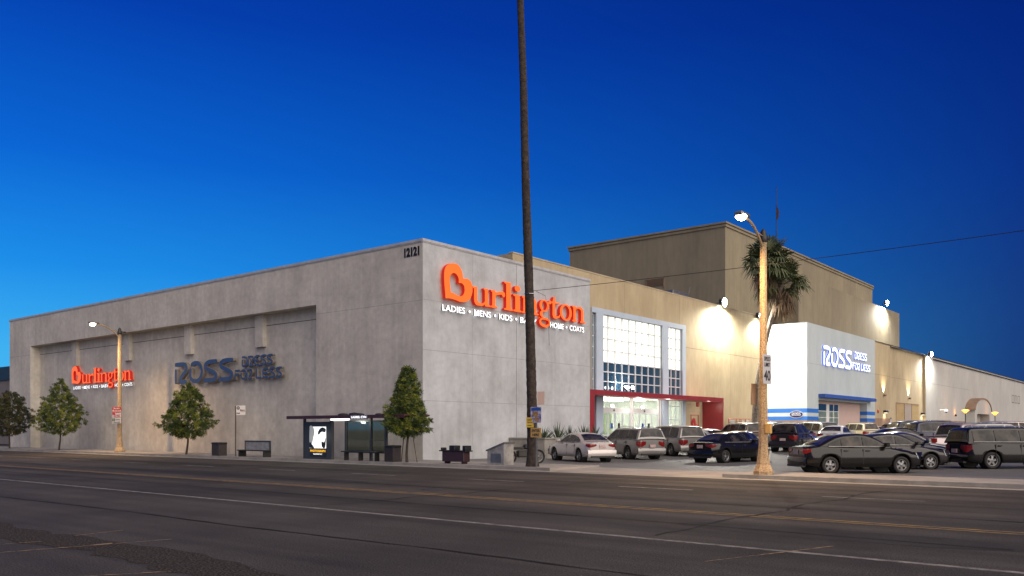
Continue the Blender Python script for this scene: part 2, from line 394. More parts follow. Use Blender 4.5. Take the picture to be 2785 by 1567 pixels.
def obj_to_mesh(cu, depth, mt):
    o = bpy.data.objects.new('tmp', cu); COL.objects.link(o)
    dg = bpy.context.evaluated_depsgraph_get(); dg.update()
    me = bpy.data.meshes.new_from_object(o.evaluated_get(dg))
    bpy.data.objects.remove(o)
    me.materials.clear()
    mt = mt if isinstance(mt, (list,tuple)) else [mt]
    for m in mt: me.materials.append(m)
    for p in me.polygons: p.material_index = 1 if (len(mt) > 1 and abs(p.normal.z) < 0.7) else 0
    return me
def frame(origin, face):      # local x right, y up, z out of the wall
    o = Vector(origin)
    ax = {'-y': ((1,0,0),(0,0,1),(0,-1,0)), '+x': ((0,1,0),(0,0,1),(1,0,0)), '-x': ((0,-1,0),(0,0,1),(-1,0,0))}
    if isinstance(face, str): X, Y, Z = [Vector(a) for a in ax[face]]
    else: X = Vector((math.cos(face), math.sin(face), 0)); Y = Vector((0,0,1)); Z = X.cross(Y)
    m = Matrix((X, Y, Z)).transposed().to_4x4(); m.translation = o
    return m
def place(me, name, mtx, parent=None):
    me.transform(mtx); me.name = name
    o = bpy.data.objects.new(name, me); COL.objects.link(o)
    if parent: o.parent = parent
    return o
def ribbon(path, wd, closed=False, n=6):   # outline of a thick stroke with round ends
    P = [Vector((p[0], p[1])) for p in path]
    Lft, Rgt = [], []
    for i, p in enumerate(P):
        a = P[max(i-1,0)]; b = P[min(i+1,len(P)-1)]; d = (b-a).normalized(); nn = Vector((-d.y, d.x))
        k = 1.0
        if 0 < i < len(P)-1:
            d1 = (p-a).normalized(); k = 1/max(0.6, abs(nn.dot(Vector((-d1.y, d1.x)))))
        Lft.append(p+nn*wd/2*k); Rgt.append(p-nn*wd/2*k)
    def clean(A):
        o_ = [A[0]]
        for i in range(1, len(A)):
            d = P[i]-P[i-1]
            q = A[i]
            if (q-o_[-1]).dot(d) <= 1e-6: continue
            o_.append(q)
        return o_
    Lft = clean(Lft); Rgt = clean(Rgt)
    def capf(c, d):
        a0 = math.atan2(d.y, d.x)
        return [c+Vector((math.cos(a0+t), math.sin(a0+t)))*wd/2 for t in [(-0.5+j/n)*math.pi for j in range(1, n)]]
    e = (P[-1]-P[-2]).normalized(); s0 = (P[0]-P[1]).normalized()
    return [tuple(q) for q in Rgt+capf(P[-1], e)+Lft[::-1]+capf(P[0], s0)]
def smooth_path(pts, k=5):
    out_ = []
    n = len(pts)
    for i in range(n-1):
        p0, p1, p2, p3 = [Vector(pts[min(max(j,0),n-1)]) for j in (i-1,i,i+1,i+2)]
        for j in range(k):
            t = j/k
            out_.append(0.5*((2*p1)+(-p0+p2)*t+(2*p0-5*p1+4*p2-p3)*t*t+(-p0+3*p1-3*p2+p3)*t**3))
    out_.append(Vector(pts[-1]))
    return [tuple(p) for p in out_]
def ell(cx, cy, rx, ry, n=28, a0=0, a1=360):
    full = abs(a1-a0) >= 360
    m_ = n if full else n+1
    return [(cx+rx*math.cos(R(a0+(a1-a0)*i/n)), cy+ry*math.sin(R(a0+(a1-a0)*i/n))) for i in range(m_)]
def gz(y):                    # the lot climbs gently away from the street
    t = min(max((y-8)/26, 0), 1)
    return 0.05+0.45*t*t*(3-2*t)

# ================================================================== SETTING
g = MB(); g.box(-1500, 1500, -1500, 1500, -1.5, -0.30)
struct(g, 'ground', M['ground'])
g = MB(); N = 60
g.add([(-200,-28,0),(200,-28,0),(200,-3.66,0),(-200,-3.66,0)], [(0,1,2,3)])
g.box(-200, 200, -28, -3.66, -0.25, -0.01)
struct(g, 'road', M['asphalt'])
# near pavement (camera side)
g = MB(); g.box(-200, 200, -60, -28.45, -0.25, 0.10); struct(g, 'near_pavement', M['concrete'])
g = MB(); g.box(-200, 200, -28.45, -28.0, -0.25, 0.012); struct(g, 'near_gutter', M['kerbm'])
# far pavement, split by the driveway x 10.9..18.4
g = MB()
for a, b in ((-200, 10.9), (18.4, 200)):
    g.box(a, b, -3.5, 0.0 if a < 0 else -0.6, -0.2, 0.12, 0)
    for k in range(int((b-a)/1.5)):
        x = a+1.5*k+0.7
        if -60 < x < 60: g.box(x, x+0.012, -3.5, 0.0 if a < 0 else -0.6, 0.12, 0.1235, 1)
struct(g, 'pavement', [M['concrete'], M['joint_soft']])
g = MB()
for a, b in ((-200, 10.9), (18.4, 200)): g.box(a, b, -3.66, -3.503, -0.2, 0.135)
struct(g, 'kerb', M['kerbm'])
g = MB(); g.box(-200, 200, -4.25, -3.67, -0.1, 0.006); struct(g, 'gutter', M['kerbm'])
g = MB()
g.add([(10.9,-3.66,0.01),(18.4,-3.66,0.01),(18.4,-0.6,0.06),(10.9,-0.6,0.06)], [(0,1,2,3)])
struct(g, 'driveway', M['concrete'])
# parking lot sheet following gz
g = MB(); ys = [-0.6+1.5*i for i in range(30)]+[60, 90, 130, 200, 400]
vs = []
for y in ys: vs += [(-2.2, y, gz(y)), (160, y, gz(y))]
g.add(vs, [(2*i, 2*i+1, 2*i+3, 2*i+2) for i in range(len(ys)-1)], 0, True)
struct(g, 'parking_lot', M['lot'])
# lane paint
g = MB()
g.box(-200, 200, -20.0, -19.86, 0.001, 0.005)
for k in range(60):
    x = -180+k*6.0
    g.box(x, x+2.4, -9.9, -9.8, 0.001, 0.005)
struct(g, 'lane_marking', M['line'])
g = MB(); g.box(-200, 200, -15.75, -15.64, 0.001, 0.005); g.box(-200, 200, -15.48, -15.37, 0.001, 0.005)
struct(g, 'centre_marking', M['yline'])
# worn strip of coarse aggregate and sandy cracks in the near lane
def strip(pts, wd, z, jitter=0.0):
    a = []; n = len(pts)
    for i, p in enumerate(pts):
        q0 = Vector(pts[max(i-1,0)]); q1 = Vector(pts[min(i+1,n-1)]); d = (q1-q0).normalized(); nn = Vector((-d.y, d.x))
        w_ = wd*(1+random.uniform(-jitter, jitter)); p = Vector(p)
        a.append((*(p+nn*w_/2), z)); a.append((*(p-nn*w_/2), z))
    return a, [(2*i, 2*i+1, 2*i+3, 2*i+2) for i in range(n-1)]
rr = random.Random(3)
g = MB(); pts = [(-60+.35*i, -25.75+0.10*math.sin(i*0.31)+rr.uniform(-.05,.05)) for i in range(300)]
g.add(*strip(pts, 0.85, 0.004, 0.22)); struct(g, 'coarse_patch', M['gravelm'])
g = MB()
for (x0, y0, x1, y1) in ((18.6, -26.9, 19.1, -24.6), (17.5, -25.4, 17.35, -24.5), (17.7, -26.6, 17.8, -26.0), (21.3, -27.2, 21.9, -26.2), (26.5,-21.5,27.3,-19.0)):
    n = 30; pts = [(x0+(x1-x0)*i/n+rr.uniform(-.012,.012), y0+(y1-y0)*i/n) for i in range(n+1)]
    g.add(*strip(pts, 0.03, 0.008, 0.8))
g.add([(18.80,-25.75,.009),(18.92,-25.62,.009),(18.90,-25.45,.009),(18.82,-25.42,.009)], [(0,1,2,3)])
struct(g, 'road_cracks', M['crack'])
g = MB()
for (y, x0, x1) in ((-13.55,-60,34),(-17.75,-30,30),(-22.9,-20,32),(-8.9,-50,26)):
    n = int((x1-x0)/.6); pts = [(x0+.6*i, y+.05*math.sin(i*.37)+rr.uniform(-.02,.02)) for i in range(n)]
    g.add(*strip(pts, .06, .0065, .6))
for x in (24.6, 16.2, 7.5, -3.0, -14, -27):
    n = 30; pts = [(x+.12*math.sin(i*.7)+rr.uniform(-.06,.06), -19.5+i*.45) for i in range(n)]
    g.add(*strip(pts, .05, .0072, .7))
struct(g, 'tar_seams', mat('tar', (.016,.015,.014), .9, spec=.2, var=.3, vscale=4))
mh = tag(MB().lathe([(0,.006),(.30,.006),(.31,.004),(.34,.004),(.34,-.02)], 28).build('manhole_cover', mat('cast_iron', (.045,.042,.04), .6, metal=.5, bump=.8, bscale=25, var=.3, vscale=9)), 'round iron manhole cover in the near lanes of the road', 'manhole cover'); mh.location = (14.5, -14.2, 0)
# oil and repair patches
g = MB()
for (x, y, a, b) in ((27, -17.6, 3, .7), (2, -13.4, 9, .9), (-12, -9.2, 9, .8), (17, -9.5, 5, 1.0)):
    L = ell(x, y, a, b, 18); L = [(p[0]+rr.uniform(-.2,.2), p[1]+rr.uniform(-.08,.08)) for p in L]
    g.add([(p[0], p[1], 0.0028) for p in L], [list(range(18))])
struct(g, 'road_patches', mat('patched_asphalt', (0.036, 0.031, 0.029), 0.85, bump=0.6, bscale=60, var=0.35, vscale=1.2, fine=0.4, fscale=40, spec=.25))
# angled bay lines
g = MB()
for k in range(16):
    for x0, sgn in ((1.6, 1), (19.0, -1)):
        y = 3.2+k*3.4
        a = Vector((x0+ (5.2 if sgn > 0 else 0), y)); d = Vector((-5.0, 2.9)) if sgn > 0 else Vector((4.6, 3.6))
        n_ = Vector((-d.y, d.x)).normalized()*0.05; b = a+d
        g.add([(*(a+n_), gz(a.y)+.004), (*(a-n_), gz(a.y)+.004), (*(b-n_), gz(b.y)+.009), (*(b+n_), gz(b.y)+.009)], [(0,1,2,3)])
struct(g, 'bay_marking', M['line'])

# ================================================================== BUILDINGS
# --- corner store block: street wall on y=0 with a long recess, lot wall on x=0
store = thing('store_building', 'big grey stucco store block on the street corner, long recessed bay in its street wall', 'building', (0,0,0))
H = 11.5
g = MB()
RX0, RX1, RZ, RD = -48.25, -8.75, 8.98, 0.8
g.quad((-52.7,0,-.2),(RX0,0,-.2),(RX0,0,H),(-52.7,0,H))
g.quad((RX1,0,-.2),(0,0,-.2),(0,0,H),(RX1,0,H))
g.quad((RX0,0,RZ),(RX1,0,RZ),(RX1,0,H),(RX0,0,H))
g.quad((RX0,RD,-.2),(RX1,RD,-.2),(RX1,RD,RZ),(RX0,RD,RZ))
g.quad((RX0,0,-.2),(RX0,RD,-.2),(RX0,RD,RZ),(RX0,0,RZ)); g.quad((RX1,0,-.2),(RX1,RD,-.2),(RX1,RD,RZ),(RX1,0,RZ))
g.quad((RX0,0,RZ),(RX1,0,RZ),(RX1,RD,RZ),(RX0,RD,RZ))
g.quad((-52.7,0,-.2),(-52.7,15.6,-.2),(-52.7,15.6,H),(-52.7,0,H))
g.quad((-52.7,15.6,-.2),(-3,15.6,-.2),(-3,15.6,H),(-52.7,15.6,H))
g.quad((-52.7,0.01,H-.35),(-0.01,0.01,H-.35),(-0.01,15.59,H-.35),(-52.7,15.59,H-.35), 1)
# hanging stub piers in the recess
for xr in (-40.65, -31.87, -23.22, -14.77):
    x0 = xr-.83
    g.box(x0, xr, .53, RD-.001, 6.95, RZ-.002)
# joints
for (a, b) in ((RX0+.01, -41.48), (-40.65, -32.7), (-31.87, -24.05), (-23.22, -15.6), (-14.77, RX1-.01)):
    g.box(a, b, RD-.004, RD-.001, 8.27, 8.31, 2)
g.box(-52.69, RX0, -.004, -.001, 8.2, 8.225, 3)
g.box(RX1, -.01, -.004, -.001, 8.42, 8.44, 3)
g.build('street_wall', [M['stucco'], M['roof'], M['joint'], M['joint_soft']], store, fixn=False)
g = MB()
g.quad((0,0,-.2),(0,15.6,-.2),(0,15.6,H),(0,0,H)); g.quad((0,15.6,-.2),(-3,15.6,-.2),(-3,15.6,H),(0,15.6,H))
for z in (8.47, 5.85, 3.19): g.box(.001, .004, .01, 15.59, z, z+.022, 1)
for y, m_ in ((3.91, 1), (7.79, 2), (11.67, 1)): g.box(.001, .0045, y, y+(.02 if m_ == 2 else .012), 0, H, m_)
g.build('side_wall', [M['stucco_side'], M['joint_soft'], M['joint']], store, fixn=False)
g = MB()
g.box(-52.74, 0.05, -.05, .35, H, H+.14); g.box(-.35, .05, .352, 15.64, H, H+.14)
g.box(-52.72, .03, -.03, -.0, H-.05, H-.001); g.box(.0, .03, .0, 15.62, H-.05, H-.001)
g.build('coping', M['coping'], store)

num = thing('house_number', 'black street number 12121 high on the grey corner wall', 'number', (-1.36,0,10.82))
me = text_mesh('12121', 0.62, 0.03, M['number'], bold=0.028, width=1.12)
place(me, 'digits', frame((0, -0.02, 0), '-y'), num)

# --- tan entrance block, set back to x=-1.9, with the glazed entrance
tanb = thing('entrance_building', 'tan stucco block with tall glazed store entrance and red portal', 'building', (-1.9,15.6,0))
g = MB(); TH = 12.7; o = (1.9, -15.6)      # local = world + (1.9, -15.6)
X = lambda x: x+1.9
Y = lambda y: y-15.6
fx = X(-1.9)
gl = (Y(18.53), Y(32.58)); gz1 = 10.32
g.quad((fx,Y(9.8),11.2),(fx,gl[0],11.2),(fx,gl[0],TH),(fx,Y(9.8),TH))
g.quad((fx,Y(9.8),-.2),(fx,gl[0],-.2),(fx,gl[0],11.2),(fx,Y(9.8),11.2))
g.quad((fx,gl[0],gz1),(fx,gl[1],gz1),(fx,gl[1],TH),(fx,gl[0],TH))
g.quad((fx,gl[1],-.2),(fx,Y(49.86),-.2),(fx,Y(49.86),TH),(fx,gl[1],TH))
g.quad((X(-30),Y(9.8),8),(fx,Y(9.8),8),(fx,Y(9.8),TH),(X(-30),Y(9.8),TH))
g.quad((X(-30),Y(9.8),TH-.3),(fx-.02,Y(9.8),TH-.3),(fx-.02,Y(120),TH-.3),(X(-30),Y(120),TH-.3), 1)
g.box(fx+.001, fx+.004, gl[1], Y(49.8), 8.52, 8.545, 2)
for y in (23.08, 31.72, 41.5): g.box(fx+.001, fx+.0045, Y(y), Y(y)+.02, gz1 if y < 32 else .3, TH, 3)
g.build('wall', [M['tan'], M['roof'], M['joint'], mat('joint_tan', (0.3,0.23,0.15), .9, var=.2)], tanb, fixn=False)
g = MB(); g.box(fx-.3, fx+.03, Y(9.78), Y(49.86), TH, TH+.08); g.build('coping', mat('coping_tan', (0.46,0.37,0.25), .7, var=.2), tanb)
# glazing frame (pale blue metal)
g = MB(); p = .14
g.box(fx, fx+p, gl[0], gl[1], 9.95, gz1)
g.box(fx, fx+p-.003, Y(19.08), Y(20.0), .3, 9.95)
g.box(fx, fx+p-.003, Y(28.71), Y(29.65), .3, 9.95)
g.box(fx, fx+p-.003, Y(32.05), gl[1], .3, 9.95)
g.box(fx, fx+p-.003, gl[0], Y(18.56), .3, 9.95)
for a, b in ((18.58, 19.06), (20.02, 28.69), (29.67, 32.03)):   # deep reveal returns
    g.box(fx-.45, fx-.42, Y(a), Y(b), 4.2, 4.5)
g.build('window_surround', M['frameblue'], tanb)
g = MB(); g.box(fx-1.2, fx-1.1, gl[0]-.1, gl[1]+.1, 4.16, gz1+.1); g.box(fx-1.1, fx-.02, gl[0]-.1, gl[0]-.02, .2, gz1); g.box(fx-1.1, fx-.02, gl[1]+.02, gl[1]+.1, .2, gz1); g.box(fx-1.1, fx-.02, gl[0], gl[1], gz1+.02, gz1+.1); g.box(fx-1.1,fx-.25,Y(19.0),gl[1],4.17,4.25)
g.box(fx-1.1, fx-1.0, gl[0], Y(19.78), .2, 4.16); g.box(fx-1.1, fx-1.0, Y(32.12), gl[1], .2, 4.16)
g.build('backing_wall', M['darkframe'], tanb)
rows_lit = [9.95-(9.95-6.57)/4*i for i in range(5)]
rows_dk = [6.57-(6.57-4.45)/3*i for i in range(4)]
rows_all = rows_lit[:-1]+rows_dk
def glazing(a, b, ncol, rows, panef, deep=0.16, mw=.035, split=False):
    win = MB()
    ys_ = [a+(b-a)*i/ncol for i in range(ncol+1)]
    for i, y in enumerate(ys_):
        win.box(fx-deep, fx-deep+.09, Y(y)-mw, Y(y)+mw, rows[-1], rows[0])
    for k, z in enumerate(rows): win.box(fx-deep+.002, fx-deep+.086, Y(a), Y(b), z-mw, z+mw)
    w_ = win.build('window', M['mullion'], tanb)
    for i in range(ncol):
        for k in range(len(rows)-1):
            pm = MB(); pm.box(fx-deep-.03, fx-deep-.01, Y(ys_[i])+.01, Y(ys_[i+1])-.01, rows[k+1]+.01, rows[k]-.01)
            pm.build('pane', panef(rows[k]), w_)
pf = lambda z: M['litpane'] if z > 6.6 else M['bluepane']
glazing(20.0, 28.71, 9, rows_all, pf)
glazing(29.65, 32.05, 3, rows_all, pf)
glazing(18.56, 19.08, 1, [9.85-(9.85-4.5)/7*i for i in range(8)], lambda z: M['bluepane'])
# red portal
g = MB()
g.box(X(-1.76), X(0.0), Y(15.61), Y(35.86), 4.02, 4.36)
g.box(X(-1.76), X(0.0), Y(15.61), Y(16.19), -.1, 4.018)
g.box(X(-1.9), X(-.002), Y(35.87), Y(36.0), -.1, 4.36)
g.build('portal', M['red'], tanb)
g = MB()
for y in (17.5, 19.9, 22.3, 24.7, 27.1, 29.5, 31.9, 34.2): g.box(X(0)+.001, X(0)+.004, Y(y), Y(y)+.025, 4.03, 4.35)
g.build('portal_seams', mat('seam_dark_red', (.12,.01,.01), .5, var=.1), tanb)
# entrance room (behind the doors)
g = MB()
rx = X(-11)
g.quad((rx,Y(19.8),.3),(rx,Y(32.1),.3),(rx,Y(32.1),4.15),(rx,Y(19.8),4.15))
g.quad((rx,Y(19.8),.3),(fx-.03,Y(19.8),.3),(fx-.03,Y(19.8),4.15),(rx,Y(19.8),4.15))
g.quad((rx,Y(32.1),.3),(fx-.03,Y(32.1),.3),(fx-.03,Y(32.1),4.15),(rx,Y(32.1),4.15))
g.quad((rx,Y(19.8),.45),(fx-.2,Y(19.8),.45),(fx-.2,Y(32.1),.45),(rx,Y(32.1),.45))
g.quad((rx,Y(19.8),4.15),(fx-.2,Y(19.8),4.15),(fx-.2,Y(32.1),4.15),(rx,Y(32.1),4.15))
g.quad((X(-5),Y(24.6),.45),(X(-5),Y(26.2),.45),(X(-5),Y(26.2),3.4),(X(-5),Y(24.6),3.4), 1)
for i in range(5): g.box(X(-10+i*.0), X(-8.8), Y(20.6+i*2.3), Y(21.6+i*2.3), .46, 1.6+.25*(i%3), 2+(i%2))
g.build('interior', [M['room'], mat('room_divider_pale_green', (.45,.5,.33), .7, var=.1), mat('merch_dark', (.12,.13,.16), .8, var=.6, vscale=3), mat('merch_coral', (.6,.3,.2), .8, var=.5, vscale=3)], tanb, fixn=False)
g = MB()
for i in range(4):
    for j in range(5): g.box(X(-3.2-2.2*i), X(-2.9-2.2*i)+.2, Y(20.6+2.3*j), Y(22.2+2.3*j), 4.09, 4.13)
g.build('ceiling_light', M['ceil_light'], tanb)
# doors and header
g = MB()
g.box(fx-.2, fx-.08, Y(19.85), Y(28.5), 2.95, 3.28)
for y in (19.85, 24.15, 24.45, 28.42): g.box(fx-.2, fx-.06, Y(y)-.08, Y(y)+.08, .3, 4.15)
g.box(fx-.2, fx-.06, Y(28.42), Y(29.6), .3, 4.1); g.box(fx-.2, fx-.06, Y(19.05), Y(19.85), .3, 4.1)
g.build('door_header', M['white'], tanb)
for (a, b) in ((20.0, 24.07), (24.55, 28.3)):
    n = 4
    for i in range(n):
        y0 = a+(b-a)*i/n; y1 = a+(b-a)*(i+1)/n
        d = MB()
        for yy in (y0+.03, y1-.09): d.box(fx-.17, fx-.12, Y(yy), Y(yy)+.06, .48, 2.93)
        for z in (.48, 1.25, 2.87): d.box(fx-.168, fx-.122, Y(y0)+.09, Y(y1)-.09, z, z+.06)
        dd = d.build('door', M['mullion'], tanb)
        q = MB(); q.box(fx-.15, fx-.14, Y(y0)+.09, Y(y1)-.09, .54, 2.87); q.build('pane', M['clearglass'], dd)
        if i in (1, 2):
            q = MB(); q.box(fx-.118, fx-.112, Y(y0)+.3, Y(y0)+.62, 1.75, 2.15); q.build('notice', M['signink'] if i == 2 else M['bluedeep'], dd)
    tr = MB(); tr.box(fx-.16, fx-.15, Y(a), Y(b), 3.29, 4.0); tr.build('transom_pane', M['clearglass'], tanb)
    s_ = MB(); s_.lathe([(0,0),(.07,0),(.07,.05),(0,.05)], 12, c=(fx-.075, Y((a+b)/2-.3), 3.1), axis='x'); s_.build('sensor', M['black'], tanb)
glb = MB()
for y in (29.65, 30.4, 31.2, 32.0): glb.box(fx-.16, fx-.1, Y(y)-.025, Y(y)+.025, .35, 4.05)
for z in (3.55, 2.45, 1.3, 4.02): glb.box(fx-.158, fx-.102, Y(29.65), Y(32.0), z, z+.05)
gw = glb.build('window', M['mullion'], tanb)
q = MB(); q.box(fx-.14, fx-.13, Y(29.65), Y(32.0), .35, 4.03); q.build('pane', M['clearglass'], gw)
li = light('entrance_room_light', 'POINT', (X(-5.5), Y(25), 3.4), 260, (1, .96, .84), tanb, 0.5)
# siding panel with the framed heart
g = MB(); g.box(fx+.001, fx+.03, Y(32.6), Y(35.8), .3, 4.0)
for k in range(12): g.box(fx+.03, fx+.034, Y(32.62), Y(35.8), .5+.3*k, .515+.3*k, 1)
g.build('siding_panel', [M['tan'], M['joint_soft']], tanb)

heart_out = [(1.4,8.65),(1.35,9.07),(1.29,9.59),(1.3,10.04),(1.43,10.34),(1.73,10.54),(2.09,10.61),(2.39,10.56),(2.63,10.35),(2.74,10.12),(2.78,9.88),(3.12,9.92),(3.4,9.81),(3.54,9.52),(3.5,9.13),(3.28,8.81),(2.94,8.64),(2.57,8.6),(2.15,8.66),(1.73,8.69)]
heart_in = [(1.85,9.05),(1.82,9.29),(1.78,9.61),(1.83,9.87),(2.03,10.01),(2.24,9.97),(2.39,9.78),(2.39,9.57),(2.57,9.6),(2.75,9.5),(2.8,9.25),(2.69,9.03),(2.51,8.95),(2.21,8.99),(2.0,9.05)]
def soft(L, sharp=(0,)):
    n = len(L); o_ = []
    for i in range(n):
        p0, p1, p2, p3 = [Vector(L[(i+j) % n]) for j in (-1,0,1,2)]
        if i in sharp: p0 = p1
        if (i+1) % n in sharp: p3 = p2
        for j in range(4):
            t = j/4; q = 0.5*((2*p1)+(-p0+p2)*t+(2*p0-5*p1+4*p2-p3)*t*t+(-p0+3*p1-3*p2+p3)*t**3); o_.append(tuple(q))
    return o_
HO = [(p[0]-1.29, p[1]-8.6) for p in soft(heart_out, (0, 10))]; HI = [((p[0]-2.28)*1.16+2.30-1.29, (p[1]-9.45)*1.12+9.46-8.6) for p in soft(heart_in, (0, 7))]
hs = thing('heart_sign', 'small red outlined heart panel on the tan wall under the portal', 'sign', (-1.86, 33.62, 0.95))
me = curve_mesh([[(x*.45+.15, y*.72+.25) for x, y in HO], [(x*.45+.15, y*.72+.25) for x, y in HI]], .04, M['redframe']); place(me, 'heart', frame((.04,0,0), '+x'), hs)
g = MB(); 
for (a, b, c, d) in ((0,1.36,0,.04),(0,1.36,1.94,1.98),(0,.04,.04,1.94),(1.32,1.36,.04,1.94)): g.box(.01, .05, a, b, c, d)
g.build('border', M['redframe'], hs)

# --- tall rear tower block
tw = thing('tower_building', 'tall dark tan windowless block rising behind the entrance roof', 'building', (-7,51.42,0))
g = MB(); TZ = 23.33
g.box(-19.73, 0, 0, 51.3, 8, TZ-.5)
g.box(-19.9, .12, -.12, 51.42, TZ-.5, TZ-.28); g.box(-19.82, .06, -.06, 51.36, TZ-.28, TZ-.18); g.box(-20.0, .2, -.2, 51.5, TZ-.18, TZ)
for k in range(9): g.box(.001, .004, 5+5.5*k, 5.02+5.5*k, 8, TZ-.6, 1)
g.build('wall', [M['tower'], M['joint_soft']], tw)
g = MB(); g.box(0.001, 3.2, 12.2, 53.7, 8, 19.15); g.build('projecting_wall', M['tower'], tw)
lv = MB()
for k in range(6): lv.add([(-9.3,-.10,17.5-.0+.12*k),(-7.2,-.10,17.5+.12*k),(-7.2,-.02,17.56+.12*k),(-9.3,-.02,17.56+.12*k)], [(0,1,2,3)])
lv.box(-9.4, -9.32, -.1, 0, 17.2, 18.3); lv.box(-7.2, -7.12, -.1, 0, 17.2, 18.3); lv.box(-9.4,-7.12,-.1,0,18.24,18.3)
lv.build('louvre', M['brown'], tw)

hv = thing('roof_unit', 'pale metal duct lying on the flat roof before the tower', 'duct', (-5.5, 36.4, 13.1))
g = MB(); g.bbox(-.5, .5, 0, 3.0, .55, 1.05, .05); g.build('duct', M['metal'], hv)
g = MB(); g.box(-.4,-.3,.3,.4,0,.56); g.box(-.4,-.3,2.5,2.6,0,.56); g.tube([(.0,3.4,.0),(-.2,4.6,1.9)], .03, 6); g.build('stand', M['metal'], hv)

# --- white block of the second store
rs = thing('second_store_building', 'white stucco store block with blue bands, jutting from the tan wall', 'building', (2.12, 49.86, 0))
g = MB(); RH = 12.0; OY0, OY1, OZ = 53.02-49.86, 68.8-49.86, 4.62
L_ = 71.85-49.86
g.quad((-4.2,0,-.2),(0,0,-.2),(0,0,RH),(-4.2,0,RH))
g.quad((0,0,-.2),(0,OY0,-.2),(0,OY0,RH),(0,0,RH)); g.quad((0,OY1,-.2),(0,L_,-.2),(0,L_,RH),(0,OY1,RH))
g.quad((0,OY0,OZ),(0,OY1,OZ),(0,OY1,RH),(0,OY0,RH))
g.quad((0,L_,-.2),(-4,L_,-.2),(-4,L_,RH),(0,L_,RH))
g.quad((0,OY1,-.2),(-.78,OY1,-.2),(-.78,OY1,OZ),(0,OY1,OZ)); g.quad((0,OY0,-.2),(-.78,OY0,-.2),(-.78,OY0,OZ),(0,OY0,OZ))
g.quad((0,OY0,OZ),(-.78,OY0,OZ),(-.78,OY1,OZ),(0,OY1,OZ))
g.quad((-4.2,0,RH-.02),(0,0,RH-.02),(0,L_,RH-.02),(-4.2,L_,RH-.02))
g.box(.001,.004,.01,L_,8.08,8.105,1); g.box(-4.1,0,-.004,-.001,8.08,8.1,1)
g.build('wall', [M['cream'], M['joint_soft']], rs, fixn=False)
g = MB()
for z0, z1 in ((3.31,3.72),(2.57,2.95)):
    g = MB(); g.box(-4.15, .006, -.006, -.001, z0, z1); g.box(.001, .006, 0, OY0, z0, z1); g.box(.001, .006, OY1, L_, z0, z1); g.box(-.775, .0, OY1-.006, OY1-.001, z0, z1); g.build('stripe', M['blueband'], rs)
g = MB()
g.box(-4.15, .007, -.007, -.001, -.1, 2.568); g.box(.001, .007, 0, OY0, -.1, 2.568); g.box(.001, .007, OY1, L_, -.1, 2.568); g.box(-.775, 0, OY1-.007, OY1-.001, -.1, 2.568)
g.build('wainscot', M['brown'], rs)
g = MB(); g.bbox(-.02, .7, OY0-.05, OY1+1.2, 4.84, 5.2, .02); g.build('awning', M['bluedeep'], rs)
g = MB(); g.box(-.82, -.775, OY0, OY1, 4.3, OZ); g.box(-.82,-.775, 61.4-49.86, OY1, .4, 4.3); 
g.build('entrance_panel', M['pink'], rs)
g = MB()
for y in (53.05, 54.4, 57.6, 58.35, 59.8, 61.35): g.box(-.84, -.76, y-49.86, y-49.86+.1, .4, 4.3)
g.box(-.838, -.762, 57.7-49.86, 58.35-49.86, .4, 4.3)
for z in (3.55, 2.9): g.box(-.836, -.764, OY0, 61.4-49.86, z, z+.06)
w_ = g.build('window', M['white'], rs)
q = MB(); q.box(-.81, -.80, OY0, 61.4-49.86, 3.6, 4.3); q.build('pane', M['bluepane'], w_)
q = MB(); q.box(-.81, -.80, OY0, 61.4-49.86, .4, 3.55); q.build('pane', M['clearglass'], w_)
g = MB(); g.box(-5.5, -5.4, OY0-1, 13, .3, 4.4); g.box(-5.4,-.9,OY0-1,OY0-.9,.3,4.4); g.box(-5.4,-.9,12.9,13,.3,4.4); g.box(-5.4,-.9,OY0-.9,12.9,4.4,4.5); g.box(-5.4,-.9,OY0-.9,12.9,.3,.42)
g.box(-1.9,-1.4,4.2,5.8,.42,2.6,1); g.box(-2.6,-2.4,6.5,8.5,.42,2.2,2)
g.build('interior', [M['room'], mat('display_coral', (.5,.2,.12), .7, var=.2), M['white']], rs)
light('second_store_room_light', 'POINT', (-2.4, 7.5, 3.9), 130, (.95, 1, .9), rs, 0.4)

# --- long wall building beyond
fb = thing('long_building', 'long pale far wall with brown base running down the right side of the lot', 'building', (1.77, 71.86, 0))
g = MB(); EH = 12.05; y1 = 79.37-71.86; y2 = 96.87-71.86; y3 = 330
g.quad((0,0,-.2),(0,y1,-.2),(0,y1,EH),(0,0,EH))
g.quad((-.35,y1,-.2),(-.35,y2,-.2),(-.35,y2,EH),(-.35,y1,EH)); g.quad((0,y1,-.2),(-.35,y1,-.2),(-.35,y1,EH),(0,y1,EH))
g.quad((0,y2,-.2),(-.35,y2,-.2),(-.35,y2,EH),(0,y2,EH))
g.quad((0,y2,-.2),(0,y3,-.2),(0,y3,EH),(0,y2,EH), 1)
g.quad((0.02,0,EH-.1),(-40,0,EH-.1),(-40,y3,EH-.1),(0.02,y3,EH-.1), 2)
g.box(.001,.004,0,y1,8.2,8.22,3); g.box(-.349,-.346,y1,y2,8.2,8.22,3); g.box(.001,.004,y2,y2+30,8.2,8.22,3)
g.build('wall', [M['tan'], M['pale'], M['roof'], M['joint']], fb, fixn=False)
g = MB(); g.box(-.1, .18, y2+4, y3, EH-.42, EH-.28); g.box(-.1,.1,y2, y3, EH-.001, EH+.07); g.box(-.1,.08,0,y2,EH-.001,EH+.05); g.build('cornice', M['darkmetal'], fb)
g = MB(); g.box(.001,.006,0,y1,-.1,3.02); g.box(.001,.006,y2+.3,y3,-.1,3.0); g.build('wainscot', M['brown'], fb)
g = MB(); a = 83.36-71.86; b = 87.16-71.86; c = 94.54-71.86
